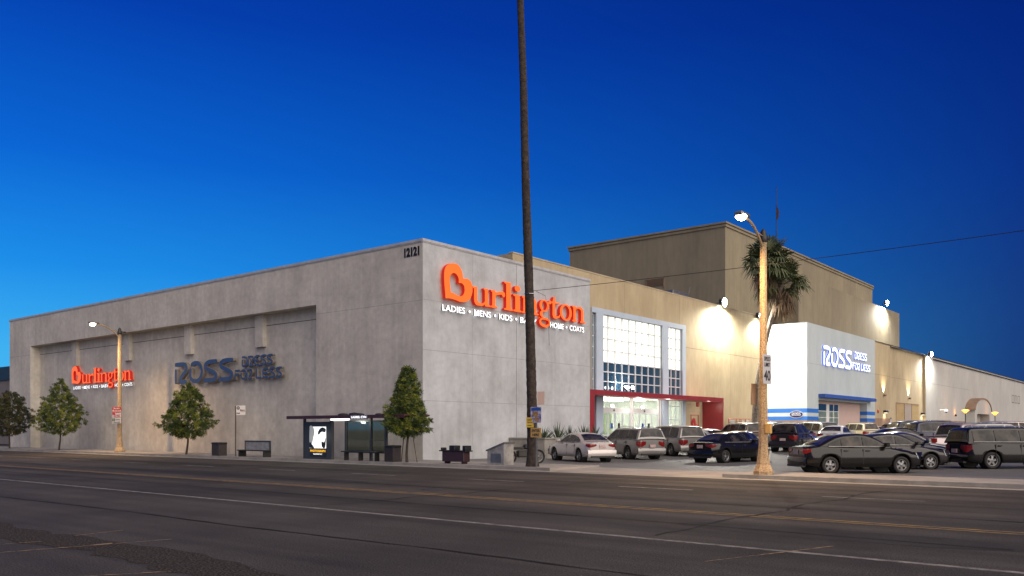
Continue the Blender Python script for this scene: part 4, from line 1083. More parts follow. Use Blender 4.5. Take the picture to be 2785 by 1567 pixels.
# planter along the grey side wall with spiky plants
pl = thing('planter', 'low pale concrete planter wall along the grey side wall', 'planter', (0,0,0))
g = MB(); g.box(.05,2.6,7.1,7.35,-.1,1.15); g.box(2.35,2.6,7.35,14.2,-.1,1.15); g.box(.05,2.35,13.95,14.2,-.1,1.15)
g.box(.02,2.66,7.05,7.4,1.15,1.22); g.box(2.3,2.66,7.4,14.2,1.15,1.22)
g.build('wall', M['kerbm'], pl)
g = MB(); g.box(.05,2.35,7.35,13.95,-.1,1.0); g.build('soil', M['ground'], pl)
rnd = random.Random(8)
def spiky(loc, lab, s):
    g = MB()
    for k in range(34):
        a = rnd.uniform(0,6.28); el = rnd.uniform(25,85); d = Vector((math.cos(a)*math.cos(R(el)), math.sin(a)*math.cos(R(el)), math.sin(R(el))))
        ln = s*rnd.uniform(.7,1.1); sd_ = d.cross(Vector((0,0,1))).normalized()*.03
        m_ = d*ln*.5+Vector((0,0,.04)); tip = d*ln
        g.add([(-sd_)*.6, sd_*.6, m_+sd_, tip, m_-sd_], [(0,1,2,3,4)])
    o_ = g.build('spiky_plant', M['agave'], fixn=False); o_.location = loc
    tag(o_, lab, 'plant', 'spiky plants in the planter')
for i, (y, nm_) in enumerate(((7.9,'spiky plant nearest the street, just right of the ENTER HERE sign'),(9.2,'spiky planter plant second from the street'),(10.6,'spiky planter plant above the white sedan roof'),(11.9,'spiky planter plant fourth from the street'),(13.3,'spiky plant at the red portal end of the planter'))):
    spiky((1.9+.1*(i%2), y, 1.0), nm_, 1.05+.12*(i%2))

# ================================================================== STREET FURNITURE
def textp(s, size, parent, fr, m_, width=None, bold=0.0, depth=.006, name='lettering', align='LEFT'):
    return place(text_mesh(s, size, depth, m_, bold=bold, width=width, align=align), name, fr, parent)
# bus shelter
bs = thing('bus_shelter', 'dark framed bus shelter with maroon roof on the pavement', 'bus shelter', (-6.4,-2.75,.12))
g = MB(); g.bbox(-.15, 8.9, -.95, .75, 2.20, 2.29, .03)
g.box(-.12, 8.87, -.97, -.951, 2.12, 2.28)
g.build('roof', M['shelterroof'], bs)
for (x, z0, r_) in ((3.6,2.32,.3),(4.5,2.32,.35),(4.9,2.32,.25),(6.3,2.32,.22)):
    g = MB(); g.lathe([(r_,0),(r_*.8,r_*.3),(0,r_*.42)], 10, c=(x,-.2,z0-.03)); g.build('roof_vent', M['black'], bs)
for x in (.18, 2.42, 3.6, 5.5, 6.6):
    g = MB(); g.box(x-.06,x+.06,-.06,.06,0,2.18); g.build('post', M['darkframe'], bs)
g = MB(); g.box(3.67,5.43,-.012,.012,.45,1.95); g.box(5.57,6.53,-.012,.012,.45,1.95); g.build('glass_panel', M['shelterglass'], bs)
g = MB(); g.box(3.66,5.44,-.03,.03,1.95,2.03); g.box(5.56,6.54,-.03,.03,1.95,2.03); g.box(3.66,5.44,-.025,.025,.38,.45); g.box(5.56,6.54,-.025,.025,.38,.45); g.box(3.66,6.54,-.02,.02,1.02,1.05); g.build('rail', M['darkframe'], bs)
g = MB(); g.lathe([(0,-.75),(.05,-.7),(.07,-.4),(.07,.4),(.05,.7),(0,.75)], 12, c=(4.0,-.75,2.08), axis='x'); g.build('tube_light', M['tube'], bs)
light('shelter_light', 'POINT', (4.6,-.3,1.95), 24, (.9,1,.85), bs, .1)
g = MB(); g.box(5.05,6.35,-.985,-.972,2.08,2.28); g.build('name_plate', M['streetblue'], bs)
textp('LAUREL CYN', .15, bs, frame((5.15,-.99,2.13), '-y'), M['tagwhite'], width=1.1, bold=.003)
g = MB(); g.bbox(3.7,6.4,-.45,-.05,.42,.48,.01)
for x in (3.9,5.0,6.2): g.box(x,x+.05,-.4,-.12,0,.42)
g.box(3.7,6.4,-.02,.03,.48,.52); g.build('bench', M['darkmetal'], bs)
# advertising case
adc = thing('poster_case', 'backlit black and white poster case at the left end of the bus shelter', 'advertising case', (-5.95,-2.85,.12))
g = MB(); g.box(.0,2.2,-.09,.09,0,1.98); g.build('case', M['darkframe'], adc)
g = MB(); g.box(.42,1.78,-.10,-.091,.12,1.72); g.build('poster', M['posterdark'], adc)
g = MB(); g.box(.42,1.78,-.104,-.1005,.58,1.72); g.build('poster_image', M['poster'], adc)
def blob(pts, m_, off): place(curve_mesh([soft(pts, ())], .004, m_), 'printed_shape', frame((0,off,0), '-y'), adc)
blob([(.42,.62),(.43,1.7),(.7,1.7),(.82,1.45),(.72,1.1),(.62,.85)], M['postergrey'], -.107)
blob([(1.1,1.35),(1.2,1.55),(1.45,1.68),(1.74,1.6),(1.7,1.42),(1.5,1.45),(1.35,1.42),(1.2,1.3)], M['posterdark'], -.108)
blob([(1.42,.95),(1.62,.9),(1.76,1.15),(1.7,.62),(1.45,.66)], M['posterdark'], -.109)
blob([(.43,.62),(.43,.9),(.62,.78),(.8,.6),(.6,.585)], M['posterdark'], -.110)
textp('PHOTOGRAPH', .17, adc, frame((.48,-.112,.38), '-y'), M['postertext'], width=1.25, bold=.002)
textp("VALENTINE'S DAY", .09, adc, frame((.72,-.112,.24), '-y'), M['poster'], width=.75)
light('poster_light', 'POINT', (1.1,-.6,1.2), 5, (1,1,.92), adc, .3)
# bus stop pole
bp = thing('bus_stop_sign', 'thin pole with pale Metro bus stop plate', 'sign', (-12.5,-2.9,.12), R(28))
g = MB(); g.tube([(0,0,0),(0,0,2.95)], .035, 8); g.build('pole', M['stake'], bp)
fb_ = frame((0,-.05,0), '-y')
ang = R(35)
g = MB(); g.box(.04,.62,-.012,.0,2.42,2.97); g.build('plate', mat('bus_plate', (.8,.74,.66), .5, var=.05), bp)
place(curve_mesh([ell(.17,2.83,.10,.10,20)], .004, M['signink']), 'logo', frame((0,-.015,0), '-y'), bp)
textp('M', .15, bp, frame((.11,-.02,2.78), '-y'), M['signgrey'], bold=.004)
textp('Metro', .13, bp, frame((.29,-.016,2.66), '-y'), M['signink'], width=.30, bold=.003)
textp('164', .13, bp, frame((.07,-.016,2.48), '-y'), M['signink'], width=.2, bold=.003)
g = MB(); g.box(.30,.61,-.0165,-.013,2.60,2.62); g.build('stripe', M['signred'], bp)
# advertising bench
ab_ = thing('advert_bench', 'bus bench with a framed pale advert board as backrest', 'bench', (-12.0,-2.6,.12))
g = MB()
for (a, b, c, d) in ((0,2.5,.86,.93),(0,.07,.25,.86),(2.4,2.5,.25,.86)): g.box(a,b,-.03,.03,c,d)
g.build('frame', M['darkframe'], ab_)
g = MB(); g.box(.07,2.4,-.01,.01,.36,.86); g.build('backrest', M['cabinet'], ab_)
g = MB(); g.bbox(-.1,2.6,-.5,-.08,.34,.40,.01); g.build('seat', M['darkmetal'], ab_)
for x in (0., 2.4):
    g = MB(); g.box(x,x+.1,-.45,.02,0,.34); g.build('leg', M['darkmetal'], ab_)
def bin_(x, lab, w_=.62):
    r_ = thing('rubbish_bin', lab, 'bin', (x,-2.9,.12), 0, 'dark pavement bins')
    g = MB(); g.prism([(-w_/2+.03,-.27),(w_/2-.03,-.27),(w_/2-.03,.27),(-w_/2+.03,.27)], 'z', 0, .68)
    for k in range(7): g.box(-w_/2+.04+.08*k, -w_/2+.07+.08*k, -.285, -.271, .05, .64)
    g.build('body', M['binm'], r_)
    g = MB(); g.bbox(-w_/2,w_/2,-.3,.3,.68,.8,.03); g.build('lid', M['black'], r_)
bin_(-14.2, 'dark square bin left of the advert bench', .8); bin_(.85, 'dark square bin between bus shelter and cone shaped tree')
nr = thing('newspaper_racks', 'low row of dark maroon news racks at the building corner', 'news rack', (4.2,-2.75,.12))
g = MB(); g.bbox(.0,1.35,-.22,.22,.1,.56,.02); g.box(.1,.2,-.15,.15,0,.1); g.box(1.15,1.25,-.15,.15,0,.1); g.build('cabinet', M['newsred'], nr)
g = MB(); g.bbox(-.18,1.5,-.25,.25,.56,.62,.02); g.bbox(-.16,-.04,-.15,.15,.62,.74,.02); g.bbox(.42,.78,-.2,.2,.62,.84,.02); g.bbox(1.24,1.46,-.2,.2,.62,.84,.02); g.build('coin_box', M['black'], nr)
uc = thing('utility_cabinet', 'grey slant topped utility cabinet between the news racks and the palm', 'cabinet', (7.1,-2.2,.12))
g = MB(); g.prism([(-.5,0),(.45,0),(.45,.95),(-.5,.62)], 'y', -.35, .35); g.build('body', M['cabinet'], uc)
g = MB(); g.prism([(-.56,.60),(.50,.965),(.50,1.02),(-.56,.655)], 'y', -.4, .4); g.build('lid', M['metal'], uc)
g = MB(); g.box(-.3,.3,-.358,-.351,.1,.5); g.build('door', M['metal'], uc)

# signs by the palm
pk = thing('entrance_sign_post', 'grey post with a sticker covered plate above a tan ENTER HERE plate', 'sign', (9.78,-3.1,.12))
g = MB(); g.box(-.03,.03,-.025,.025,0,2.45); g.build('post', M['metal'], pk)
a_ = R(20)
g = MB(); g.bbox(-.28,.28,-.04,-.028,1.86,2.52,.004); g.build('sticker_plate', M['sticker'], pk)
g = MB(); g.box(-.24,.24,-.043,-.0405,2.36,2.49); g.build('blue_strip', M['bluedeep'], pk)
for (x, z, s_) in ((-.02,2.22,.12),(.05,2.0,.10)): place(curve_mesh([ell(x,z,s_*1.3,s_,14)], .003, M['stickerbrown']), 'sticker', frame((0,-.043,0), '-y'), pk)
g = MB(); g.bbox(-.28,.28,-.04,-.028,1.24,1.64,.004); g.build('enter_plate', M['signtan'], pk)
textp('ENTER', .16, pk, frame((-.21,-.043,1.47), '-y'), M['signink'], width=.42, bold=.003)
textp('HERE', .15, pk, frame((-.17,-.043,1.30), '-y'), M['signink'], width=.34, bold=.003)
yp = thing('yellow_notice', 'small yellow notice strapped to the tall palm trunk', 'notice', (9.50,-3.17,1.78), R(25))
g = MB(); g.box(-.16,.16,-.012,0,0,.42); g.build('plate', M['signyel'], yp)
for k, z in enumerate((.33,.26,.19,.06)): 
    g = MB(); g.box(-.11,.10-.03*(k%2),-.015,-.0125,z,z+.03); g.build('printed_line', M['signink'], yp)
pp = tag(MB().box(-.16,.16,-.01,.01,0,.55).build('palm_plate', M['pink']), 'faded pink plate behind the tall palm trunk', 'sign'); pp.location = (9.72,-2.7,2.75); pp.rotation_euler = (0,0,.3)
bn = tag(MB().tube([(-.24,0,0),(-.1,-.22,0),(.1,-.22,0),(.24,0,0)], .018, 6).build('trunk_band', M['chrome']), 'thin metal strap around the tall palm trunk below the wire', 'strap'); bn.location = (9.26,-2.9,7.45)

# speed limit sign and side sign on the near lamp
sp = thing('speed_limit_sign', 'white speed limit 40 sign strapped to the near street lamp', 'sign', (19.78,-3.06,3.27))
sf = R(-6)
def signplate(root, w_, h_, m_, ang, nm='plate'):
    me = curve_mesh([soft([(-w_/2+.03,0),(w_/2-.03,0),(w_/2,.03),(w_/2,h_-.03),(w_/2-.03,h_),(-w_/2+.03,h_),(-w_/2,h_-.03),(-w_/2,.03)], range(8))], .01, m_)
    return place(me, nm, frame((0,0,0), ang), root)
fa = R(87)
signplate(sp, .62, 1.02, M['signgrey'], fa)
def on(x, z, ang, off): 
    f_ = frame((0,0,0), ang); return f_ @ Matrix.Translation((x, z, off))
textp('SPEED', .2, sp, on(-.24,.80,fa,.012), M['signink'], width=.48, bold=.002)
textp('LIMIT', .2, sp, on(-.21,.60,fa,.012), M['signink'], width=.42, bold=.002)
textp('40', .5, sp, on(-.25,.12,fa,.012), M['signink'], width=.5, bold=.008)
g = MB(); g.tube([(-.05,-.3,.2),(-.02,.0,.2),(-.05,.35,.2)], .01, 5); g.tube([(-.05,-.3,.8),(-.02,.0,.8),(-.05,.35,.8)], .01, 5); g.build('strap', M['chrome'], sp)
sb = thing('side_sign', 'brown backed sign on the left of the near street lamp, seen from behind', 'sign', (19.33,-3.12,2.55))
me = curve_mesh([[(-.24,0),(.24,0),(.24,.74),(-.24,.74)]], .012, M['signback']); place(me, 'plate', frame((0,0,0), R(90)), sb)
me = curve_mesh([[(-.235,.01),(.235,.01),(.235,.73),(-.235,.73)]], .004, M['signgrey']); place(me, 'face', frame((-.012,0,0), R(90)), sb)
g = MB(); g.tube([(.0,.2,.6),(.25,.22,.6)], .012, 5); g.tube([(.0,.2,.1),(.25,.22,.1)], .012, 5); g.build('strap', M['metal'], sb)
bx = thing('signal_box', 'small orange tagged box strapped low on the near street lamp', 'box', (19.80,-3.02,1.55))
g = MB(); g.bbox(-.08,.12,-.08,.08,0,.36,.02); g.build('body', M['signtan'], bx)
# parking sign stack on the far lamp
ps = thing('parking_sign', 'stack of red and white no stopping plates on the far street lamp', 'sign', (-26.35,-3.12,2.1))
def pplate(z0, z1, m_): 
    g = MB(); g.bbox(-.62,.62,-.02,0,z0,z1,.005); g.build('plate', m_, ps)
pplate(.93,1.12,M['signred']); pplate(.40,.91,M['signgrey']); pplate(.0,.38,M['signgrey'])
g = MB(); g.box(-.6,.6,-.024,-.0205,.74,.89); g.box(-.6,-.2,-.024,-.0205,.60,.73); g.build('red_field', M['signred'], ps)
g = MB(); g.box(-.58,-.25,-.024,-.0205,.16,.35); g.build('green_field', M['signgreen'], ps)
textp('TOW-AWAY', .13, ps, frame((-.5,-.026,.97), '-y'), M['signgrey'], width=1.0)
textp('NO STOPPING', .12, ps, frame((-.55,-.027,.77), '-y'), M['signgrey'], width=1.1)
textp('7AM-9AM', .12, ps, frame((-.42,-.026,.54), '-y'), M['signred'], width=.9)
textp('4PM-7PM', .12, ps, frame((-.42,-.026,.42), '-y'), M['signred'], width=.9)
textp('2', .2, ps, frame((-.48,-.027,.18), '-y'), M['signgrey'], bold=.003)
textp('HOUR', .1, ps, frame((-.15,-.026,.24), '-y'), M['signgreen'], width=.6)
textp('9AM-4PM', .1, ps, frame((-.42,-.026,.05), '-y'), M['signgreen'], width=.9)

# overhead wire
g = MB()
pts = []
for i in range(41):
    t = i/40; x = 9.15+(46-9.15)*t
    z = 7.58+.0*t - 1.15*4*t*(1-t)*.32 + .55*t
    pts.append((x, -2.9, z))
g.tube(pts, .011, 5, cap=False)
g.tube([(9.6,-2.9,7.54),(10.1,-2.9,7.3),(10.25,-2.9,6.6),(10.3,-2.9,5.2)], .008, 4)
ow = tag(g.build('overhead_wire', M['black']), 'thin dark wire running from the palm trunk to the right across the sky', 'wire')

# motorcycle half hidden left of the palm
mc = thing('motorcycle', 'dark motorcycle parked at the planter left of the palm trunk', 'motorcycle', (7.4,-.9,.12), R(60))
for x in (-.7,.7):
    g = MB(); g.lathe([(.30,-.05),(.33,-.03),(.33,.03),(.30,.05),(.24,.03),(.24,-.03),(.30,-.05)], 20, c=(x,0,.33), axis='y'); wh = g.build('wheel', M['tyre'], mc)
    g = MB(); g.lathe([(.24,-.02),(.24,.02),(.21,.02),(.21,-.02),(.24,-.02)], 18, c=(x,0,.33), axis='y'); g.lathe([(0,-.05),(.06,-.04),(.06,.04),(0,.05)], 10, c=(x,0,.33), axis='y')
    for k in range(6): g.tube([(x,0,.33),(x+.22*math.cos(k*1.047),0,.33+.22*math.sin(k*1.047))], .012, 5)
    g.build('rim', M['metal'], wh)
g = MB(); g.bbox(-.35,.25,-.14,.14,.3,.62,.05); g.tube([(.7,0,.33),(.45,0,1.0)], .035, 6); g.tube([(-.7,0,.33),(-.2,0,.5)], .04, 6); g.build('engine', M['darkmetal'], mc)
g = MB(); g.bbox(-.05,.4,-.13,.13,.66,.9,.07); g.build('tank', M['black'], mc)
g = MB(); g.bbox(-.65,-.02,-.13,.13,.66,.78,.04); g.build('seat', M['trim'], mc)
g = MB(); g.tube([(.38,-.36,1.08),(.45,0,1.0),(.38,.36,1.08)], .02, 6); g.build('handlebar', M['chrome'], mc)
g = MB(); g.lathe([(0,.05),(.09,.03),(.10,-.06),(.0,-.09)], 14, c=(.6,0,.9), axis='x'); g.build('headlight', M['head'], mc)

# ================================================================== CARS
def interp(P, x):
    if x <= P[0][0]: return P[0][1]
    for (a, va), (b, vb) in zip(P, P[1:]):
        if a <= x <= b: return va+(vb-va)*(x-a)/(b-a)
    return P[-1][1]
def smoothP(P, k=4):
    q = smooth_path(P, k); return sorted([tuple(p) for p in q])
CT = {
 'sedan': dict(L=4.62, W=1.78, deck=[(-2.31,.98),(-1.7,1.05),(0,1.0),(.98,.97),(1.7,.87),(2.15,.74),(2.31,.60)],
    roof=[(-1.78,1.04),(-1.35,1.24),(-.95,1.39),(-.35,1.46),(.15,1.44),(.5,1.30),(1.02,.97)], wx=(-1.38,1.40), wr=.32, win=[(-1.42,-.98),(-.93,-.16),(-.08,.78)], rg=(-1.70,-1.0), fg=(.22,.96), belt=1.0),
 'suv': dict(L=4.75, W=1.88, deck=[(-2.37,1.06),(-2.2,1.12),(0,1.10),(1.15,1.08),(1.9,.98),(2.28,.84),(2.37,.66)],
    roof=[(-2.34,1.10),(-2.22,1.42),(-2.05,1.66),(-1.3,1.75),(-.2,1.75),(.3,1.69),(.7,1.42),(1.2,1.08)], wx=(-1.40,1.45), wr=.36, win=[(-2.0,-1.28),(-1.2,-.22),(-.14,.88)], rg=(-2.31,-2.07), fg=(.36,1.13), belt=1.12),
 'minivan': dict(L=5.1, W=1.98, deck=[(-2.55,1.0),(-2.4,1.10),(0,1.06),(1.5,1.04),(2.1,.92),(2.45,.76),(2.55,.6)],
    roof=[(-2.50,1.08),(-2.40,1.42),(-2.25,1.68),(-1.5,1.77),(0,1.78),(.6,1.70),(1.1,1.42),(1.75,1.02)], wx=(-1.55,1.52), wr=.34, win=[(-2.15,-1.3),(-1.2,-.1),(0.0,1.3)], rg=(-2.48,-2.27), fg=(.68,1.68), belt=1.08),
 'wagon': dict(L=4.9, W=1.93, deck=[(-2.45,1.05),(-2.3,1.12),(0,1.08),(1.1,1.05),(2.0,.98),(2.38,.88),(2.45,.66)],
    roof=[(-2.42,1.10),(-2.36,1.40),(-2.28,1.62),(-1.9,1.69),(0,1.70),(.35,1.64),(.7,1.4),(1.15,1.06)], wx=(-1.42,1.5), wr=.35, win=[(-2.18,-1.32),(-1.24,-.24),(-.16,.86)], rg=(-2.40,-2.30), fg=(.42,1.08), belt=1.11),
 'pickup': dict(L=5.4, W=1.95, deck=[(-2.7,1.12),(-.7,1.12),(-.6,1.14),(1.2,1.12),(2.2,1.05),(2.6,.92),(2.7,.66)],
    roof=[(-.62,1.13),(-.58,1.45),(-.5,1.70),(-.2,1.80),(.35,1.79),(.7,1.68),(1.3,1.12)], wx=(-1.65,1.7), wr=.38, win=[(-.42,.12),(.2,.92)], rg=(-.61,-.5), fg=(.74,1.22), belt=1.16),
}
def paint(name, c, metal=.35, rough=.32, coat=.8, spec=None): return mat(name, c, rough, metal=metal, coat=coat, var=.06, vscale=3, spec=spec)
PAINT = {
 'silverwhite': paint('paint_silver_white', (.50,.46,.44)), 'grey': paint('paint_grey', (.22,.21,.20)), 'silver': paint('paint_silver', (.36,.36,.37)),
 'black': paint('paint_black', (.008,.0075,.008), 0, .14, .25, .3), 'blue': paint('paint_blue', (.012,.04,.28)), 'gold': paint('paint_tan_gold', (.42,.36,.24)),
 'sage': paint('paint_grey_green', (.26,.27,.25)), 'white': paint('paint_white', (.62,.62,.62), 0), 'darkgrey': paint('paint_charcoal', (.022,.020,.021), 0, .18, .3, .35),
 'bronze': paint('paint_bronze', (.09,.06,.045)), 'mauve': paint('paint_pinkish_silver', (.40,.33,.33)), 'navy': paint('paint_navy', (.010,.014,.045), 0, .18, .3, .35),
}
MESHES = {}
def make_car(kind, col, label, loc, rz):
    c = CT[kind]; L, W = c['L'], c['W']; Wh = W/2
    key = kind
    deck = c['deck']; roof = smoothP(c['roof'], 4)
    zR = max(p[1] for p in roof); wrl = c['wr']; wxs = c['wx']
    def hw(x):
        a = abs(x)/(L/2); t = max(0, (a-.72)/.28); return Wh*(1-.13*t*t-.10*t**6)
    def zb(x):
        z = .24+.10*max(0, (abs(x)-L/2+.5)/.5)
        for xc in wxs:
            d = abs(x-xc)
            if d < wrl+.07: z = max(z, wrl+math.sqrt(max(0,(wrl+.07)**2-d*d)))
        return z
    zd0 = c['belt']; wb = Wh-.07; wr_ = Wh-.30
    def ys(z): return wb-(z-zd0)*(wb-wr_)/(zR-zd0)
    root = thing('parked_car', label, 'car', loc, rz, 'cars parked in the store lot')
    if key not in MESHES:
        P = {}
        # lower body
        g = MB(); xs = [-L/2+.0]; 
        n = 76
        xs = [-L/2*math.cos(math.pi*i/n)*.5 + (-L/2+L*i/n)*.5 for i in range(n+1)]
        def section(x):
            w_ = hw(x); b = zb(x); t_ = interp(deck, x)
            e = abs(x)/(L/2); inset = .05*max(0,(e-.93)/.07)**2
            pts = [(w_-.20, b), (w_-.03, b+.015), (w_-.005, max(b+.03,.42)), (w_, max(b+.045,.60)), (w_-.012, max(b+.06,.80)), (w_-.045, max(b+.075, t_-.09)), (w_-.10, max(b+.085, t_-.02)), (w_-.26, max(b+.09,t_+.0)), (w_*.4, max(b+.09,t_)+.015), (0, max(b+.09,t_)+.02)]
            return pts
        rows = [section(x) for x in xs]; m = len(rows[0]); vs = []
        for x, r_ in zip(xs, rows):
            for (y, z) in r_: vs.append((x, y, z))
            for (y, z) in r_[:-1][::-1]: vs.append((x, -y, z))
        q = 2*m-1
        fs = [(i*q+j, i*q+j+1, (i+1)*q+j+1, (i+1)*q+j) for i in range(n) for j in range(q-1)]
        g.add(vs, fs, 0, True)
        g.add(vs[:q], [list(range(q))], 0); g.add(vs[-q:], [list(range(q))], 0)
        # bumpers bulge
        for s in (-1, 1):
            x0 = s*(L/2); vsb = []
            for k in range(9):
                y = -Wh*.9+Wh*1.8*k/8; xx = x0+s*(.07-.10*(abs(y)/Wh)**3)
                vsb += [(xx-s*.02,y,.30),(xx,y,.38),(xx,y,.56),(xx-s*.04,y,.62)]
            g.add(vsb, [(4*i+j,4*i+j+1,4*i+j+5,4*i+j+4) for i in range(8) for j in range(3)], 0, True)
            g.add([vsb[3+4*i] for i in range(9)]+[(x0-s*.08, -Wh*.9+Wh*1.8*i/8, .63) for i in range(9)], [(i,i+1,10+i,9+i) for i in range(8)], 0, True)
        P['body'] = g
        # greenhouse (roof and pillars)
        g = MB(); vs = []
        def cap(x, z, off=0.0):
            y = ys(z)
            return [(y*1.0,z-.035),(y-.05,z-.004),(y*.82,z+.012),(y*.45,z+.03),(0,z+.036)]
        rr0 = []
        for (x, z) in roof:
            zz = max(z, zd0-.02); y0 = wb
            sec = [(wb, zd0-.06), (ys(zd0+(zz-zd0)*.5), zd0+(zz-zd0)*.5)]+cap(x, zz)
            full = sec+[(-y,z_) for (y,z_) in sec[:-1][::-1]]; rr0.append([(x,y,z_) for (y,z_) in full])
        q = len(rr0[0])
        for r_ in rr0: vs += r_
        g.add(vs, [(i*q+j, i*q+j+1, (i+1)*q+j+1, (i+1)*q+j) for i in range(len(rr0)-1) for j in range(q-1)], 0, True)
        P['roof'] = g
        def zroof(x): return interp(roof, x)
        # side windows
        for s in (1, -1):
            for (a, b) in c['win']:
                g = MB(); vs = []; k = 10
                for i in range(k+1):
                    x = a+(b-a)*i/k; zt_ = min(zroof(x-.03), zroof(x+.03))-.085; zb_ = zd0+.035
                    if zt_ < zb_+.02: zt_ = zb_+.02
                    for z in (zb_, (zb_+zt_)/2, zt_): vs.append((x, s*(ys(z)+.012), z))
                g.add(vs, [(3*i+j,3*i+j+1,3*i+j+4,3*i+j+3) for i in range(k) for j in range(2)], 0, True)
                P.setdefault('side_window', []).append(g)
        for s in (1, -1):
            g = MB(); a_, b_ = c['win'][0][0]-.02, c['win'][-1][1]+.05; k = 14; vs = []
            for i in range(k+1):
                x = a_+(b_-a_)*i/k
                for z, o_ in ((zd0+.004, .004), (zd0+.004, .016), (zd0+.028, .016), (zd0+.028, .0)): vs.append((x, s*(ys(z)+o_), z))
            g.add(vs, [(4*i+j,4*i+j+1,4*i+j+5,4*i+j+4) for i in range(k) for j in range(3)], 0)
            P.setdefault('window_trim', []).append(g)
        # windscreens
        for nm, (a, b), sg in (('rear_window', c['rg'], -1), ('windscreen', c['fg'], 1)):
            g = MB(); vs = []; seg = [p for p in roof if a-1e-6 <= p[0] <= b+1e-6]
            seg = [(a, zroof(a))]+[p for p in seg if a < p[0] < b]+[(b, zroof(b))]
            for i, (x, z) in enumerate(seg):
                i0 = max(i-1,0); i1 = min(i+1,len(seg)-1); dx = seg[i1][0]-seg[i0][0]; dz = seg[i1][1]-seg[i0][1]; l_ = math.hypot(dx,dz) or 1
                nx, nz = -dz/l_*.014, dx/l_*.014
                yw = ys(z)-.10
                for f_ in (-1,-.8,-.45,0,.45,.8,1):
                    vs.append((x+nx, yw*f_, z+nz+.036*(1-abs(f_)**2)-.0))
            g.add(vs, [(7*i+j,7*i+j+1,7*i+j+8,7*i+j+7) for i in range(len(seg)-1) for j in range(6)], 0, True)
            P[nm] = g
        # lamps
        for s in (1, -1):
            g = MB(); zt_ = deck[0][1]-.06; h_ = .17 if kind == 'sedan' else .30
            x0 = -L/2; w0 = hw(x0)
            prof_ = [(x0-.016, w0-.34), (x0-.018, w0-.10), (x0-.012, w0-.025), (x0+.05, hw(x0+.05)+.008), (x0+.20, hw(x0+.20)+.010)]
            hs_ = [.55, .95, 1.0, 1.0, .6]
            vs = []
            for (xx, yy), hh in zip(prof_, hs_): vs += [(xx, s*yy, zt_-.0), (xx-.004, s*yy, zt_-h_*.5*hh), (xx, s*yy, zt_-h_*hh)]
            g.add(vs, [(3*i+j,3*i+j+1,3*i+j+4,3*i+j+3) for i in range(4) for j in range(2)], 0, True)
            P.setdefault('taillight', []).append(g)
            g = MB(); x1 = L/2; w1 = hw(x1); zt_ = deck[-1][1]+.06
            g.add([(x1+.012,s*(w1-.34),zt_-.03),(x1+.0,s*(w1+.0),zt_+.02),(x1-.38,s*(hw(x1-.38)+.006),zt_+.13),(x1-.26,s*(hw(x1-.26)+.01),zt_-.10),(x1+.012,s*(w1),zt_-.15),(x1+.015,s*(w1-.30),zt_-.13)], [(0,1,4,5),(1,2,3,4)], 0)
            P.setdefault('headlight', []).append(g)
            g = MB(); mxx = c['fg'][1]-.22; g.bbox(mxx-.06, mxx+.10, min(s*(Wh-.04),s*(Wh+.17)), max(s*(Wh-.04),s*(Wh+.17)), zd0+.0, zd0+.15, .03)
            P.setdefault('mirror', []).append(g)
            g = MB()
            for (a, b) in c['win'][-2:]: g.bbox(a+.06, a+.22, min(s*(Wh-.03), s*(Wh+.02)), max(s*(Wh-.03), s*(Wh+.02)), zd0-.16, zd0-.12, .008)
            P.setdefault('door_handle', []).append(g)
        g = MB(); g.box(-L/2-.03-(.05 if kind!='sedan' else .0), -L/2-.012, -.17, .17, .72 if kind == 'sedan' else .66, .88 if kind == 'sedan' else .82); P['number_plate'] = g
        g = MB()     # seams, lower trim and wheel wells
        g.box(-L/2-.078, -L/2+.05, -Wh*.72, Wh*.72, .245, .33); P['bumper_trim'] = [g]
        g = MB(); g.box(L/2-.05, L/2+.078, -Wh*.72, Wh*.72, .245, .42); P['bumper_trim'].append(g)
        for s in (1,-1):
            for (a, b) in c['win'][-2:]:
                g = MB(); P.setdefault('door_seam', []).append(g)
                g.box(a-.045, a-.037, min(s*(Wh-.03),s*(Wh+.0025)), max(s*(Wh-.03),s*(Wh+.0025)), .36, zd0-.08)
            for xc in wxs:
                g = MB(); P.setdefault('wheel_well', []).append(g)
                g.lathe([(wrl+.062,-.32),(wrl+.062,0),], 20, c=(xc, s*(Wh-.04) if s > 0 else -(Wh-.04)+.32, wrl), axis='y')
                g.lathe([(0,0),(wrl+.062,0)], 20, c=(xc, s*(Wh-.33), wrl), axis='y')
        if kind == 'pickup':
            g = MB(); g.box(-L/2+.08, -.72, -Wh+.14, Wh-.14, 1.145, 1.155); P['bed_liner'] = g
        if kind in ('suv','wagon'):
            P['roof_rail'] = []
            for s in (1,-1): g = MB(); P['roof_rail'].append(g); g.tube([(-1.6,s*(wr_-.02),zR+.0),(-1.5,s*(wr_-.02),zR+.07),(.0,s*(wr_-.02),zR+.07),(.12,s*(wr_-.02),zR)], .018, 6)
        MESHES[key] = {}
        for nm, gg in P.items():
            for k, gq in enumerate(gg if isinstance(gg, list) else [gg]):
                ob = gq.build(nm, M['trim'], None, fixn=(nm in ('bumper_trim','mirror','door_handle','roof','body'))); MESHES[key].setdefault(nm, []).append(ob.data); bpy.data.objects.remove(ob)
        # wheel
        tg = MB(); r_ = wrl; tg.lathe([(r_*.66,-.10),(r_*.93,-.105),(r_,-.07),(r_,.07),(r_*.93,.105),(r_*.66,.10),(r_*.66,-.10)], 28, axis='y')
        to = tg.build('wheel', M['tyre']); MESHES[key]['_tyre'] = to.data; bpy.data.objects.remove(to)
